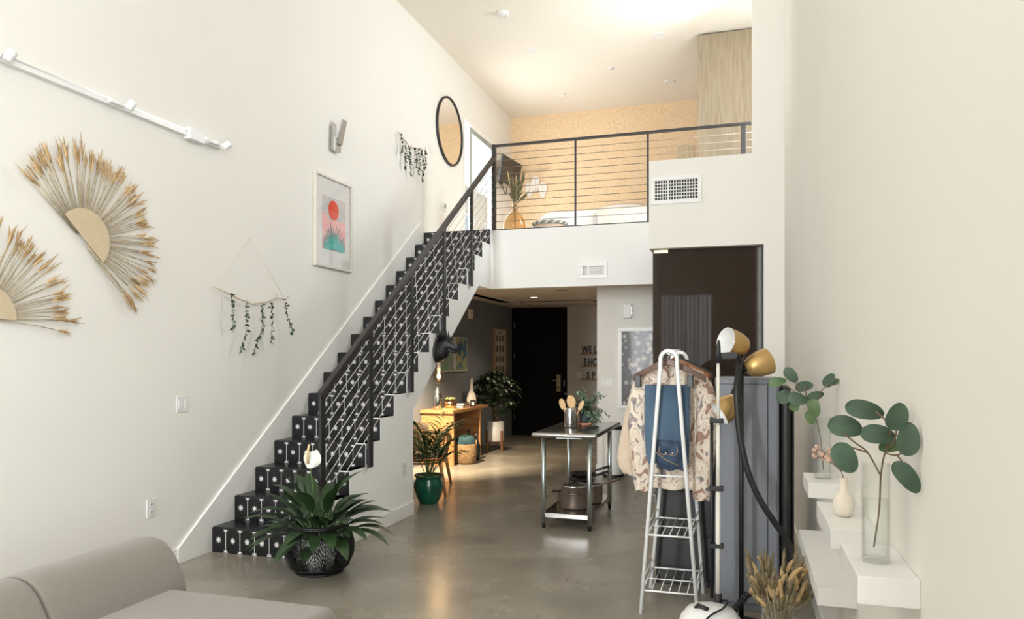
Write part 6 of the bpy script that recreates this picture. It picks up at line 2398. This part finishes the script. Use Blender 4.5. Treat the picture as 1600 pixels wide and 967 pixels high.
m = MB(tv)
slab(m, 0.375, 0.212, -0.03, 0.012)
m.build('housing', M_BLACKP, tv, 0.004)
m = MB(tv)
slab(m, 0.362, 0.20, 0.0125, 0.0145)
m.build('screen', M_TV, tv)
m = MB(tv)
m.beam(ctr - nn_ * 0.03, (XL + 0.025, 12.0, 4.60), 0.04, 0.05)
m.box(XL, XL + 0.025, 11.93, 12.07, 4.48, 4.72)
m.build('wall_arm', M_BLACK, tv)
m = MB(tv)
m.tube(spline([ctr - nn_ * 0.03 - up_ * 0.15, (XL + 0.13, 11.95, 4.33), (XL + 0.09, 12.0, 4.30), (XL + 0.02, 12.0, 4.48)], 6), 0.008, 6)
m.build('cable', M_BLACK, tv)

# feather hanging on the cork wall
t = thing('feather_hanging', 'three white woven feather shapes hanging from a stick on the cork wall', 'wall decoration', (-3.47, YF, 4.8))
m = MB(t)
m.cyl((-3.72, YF - 0.02, 4.81), (-3.22, YF - 0.02, 4.83), 0.006, seg=8)
m.build('stick', M_TWIG, t)
m = MB(t)
for (x0_, z1_) in ((-3.70, 4.81), (-3.24, 4.83)):
    m.tube([(x0_, YF - 0.02, z1_), (-3.47, YF - 0.012, 5.12)], 0.002, 5)
for (x_, zt) in ((-3.60, 4.66), (-3.49, 4.76), (-3.36, 4.64)):
    for dx in (-0.03, 0.03):
        m.tube([(x_ + dx, YF - 0.02, 4.82), (x_, YF - 0.02, zt)], 0.002, 5)
m.build('strings', M_STRING, t)
for (x_, zt) in ((-3.60, 4.60), (-3.49, 4.70), (-3.36, 4.58)):
    m = MB(t)
    m.leaf((x_, YF - 0.02, zt + 0.02), (0.0, -0.02, -1), (0, -1, 0), 0.30, 0.15, 0.0, 0.12, 10, 0.75)
    f_ = m.build('feather', mat('ivory_fringe', (0.78, 0.73, 0.66), 0.95, var=0.03, scale=40), t)
    m = MB(t)
    m.tube([(x_, YF - 0.026, zt + 0.02), (x_, YF - 0.03, zt - 0.30)], 0.003, 5)
    m.build('spine', M_TWIG, f_)
t = thing('wall_banner', 'small pale fabric banner on the cork wall beside the oak closet', 'wall decoration', (-0.93, YF, 4.9))
m = MB(t)
vs, fs = [], []
for i in range(13):
    for z in (4.60, 5.03):
        vs.append((lerp(-1.05, -0.79, i / 12), YF - 0.014 + 0.005 * math.sin(i * 1.4), z + (0.03 if z < 4.7 and i % 2 else 0)))
for i in range(12):
    fs.append((i * 2, i * 2 + 2, i * 2 + 3, i * 2 + 1))
m.add(vs, fs, True)
m.build('cloth', M_PAPER, t)
m = MB(t)
m.cyl((-1.07, YF - 0.012, 5.035), (-0.77, YF - 0.012, 5.035), 0.007, seg=8)
m.build('dowel', M_TWIG, t)

# pale building across the way, seen through the loft's sliding window
t = thing('neighbour_building', 'pale stucco building outside, seen through the loft sliding window', 'building', (-11.0, 26.0, 0))
M_STUCCO = mat('pale_stucco', (0.50, 0.46, 0.39), 0.9, var=0.04, scale=2)
MB(t).box(-14.0, -10.6, 20.0, 32.0, 0, 8.4).build('facade', M_STUCCO, t)
MB(t).box(-14.1, -10.45, 19.9, 32.1, 8.4, 8.65).build('roof_edge', M_TRIM, t)
for yy in (21.5, 24.3, 27.1, 29.9):
    m = MB(t)
    m.box(-10.6, -10.54, yy, yy + 1.5, 5.6, 7.3)
    w_ = m.build('window', M_TRIM, t)
    MB(t).box(-10.54, -10.53, yy + 0.1, yy + 1.4, 5.7, 7.2).build('pane', mat('sky_lit_pane', (0.30, 0.36, 0.38), 0.1, var=0.05, scale=1), w_)
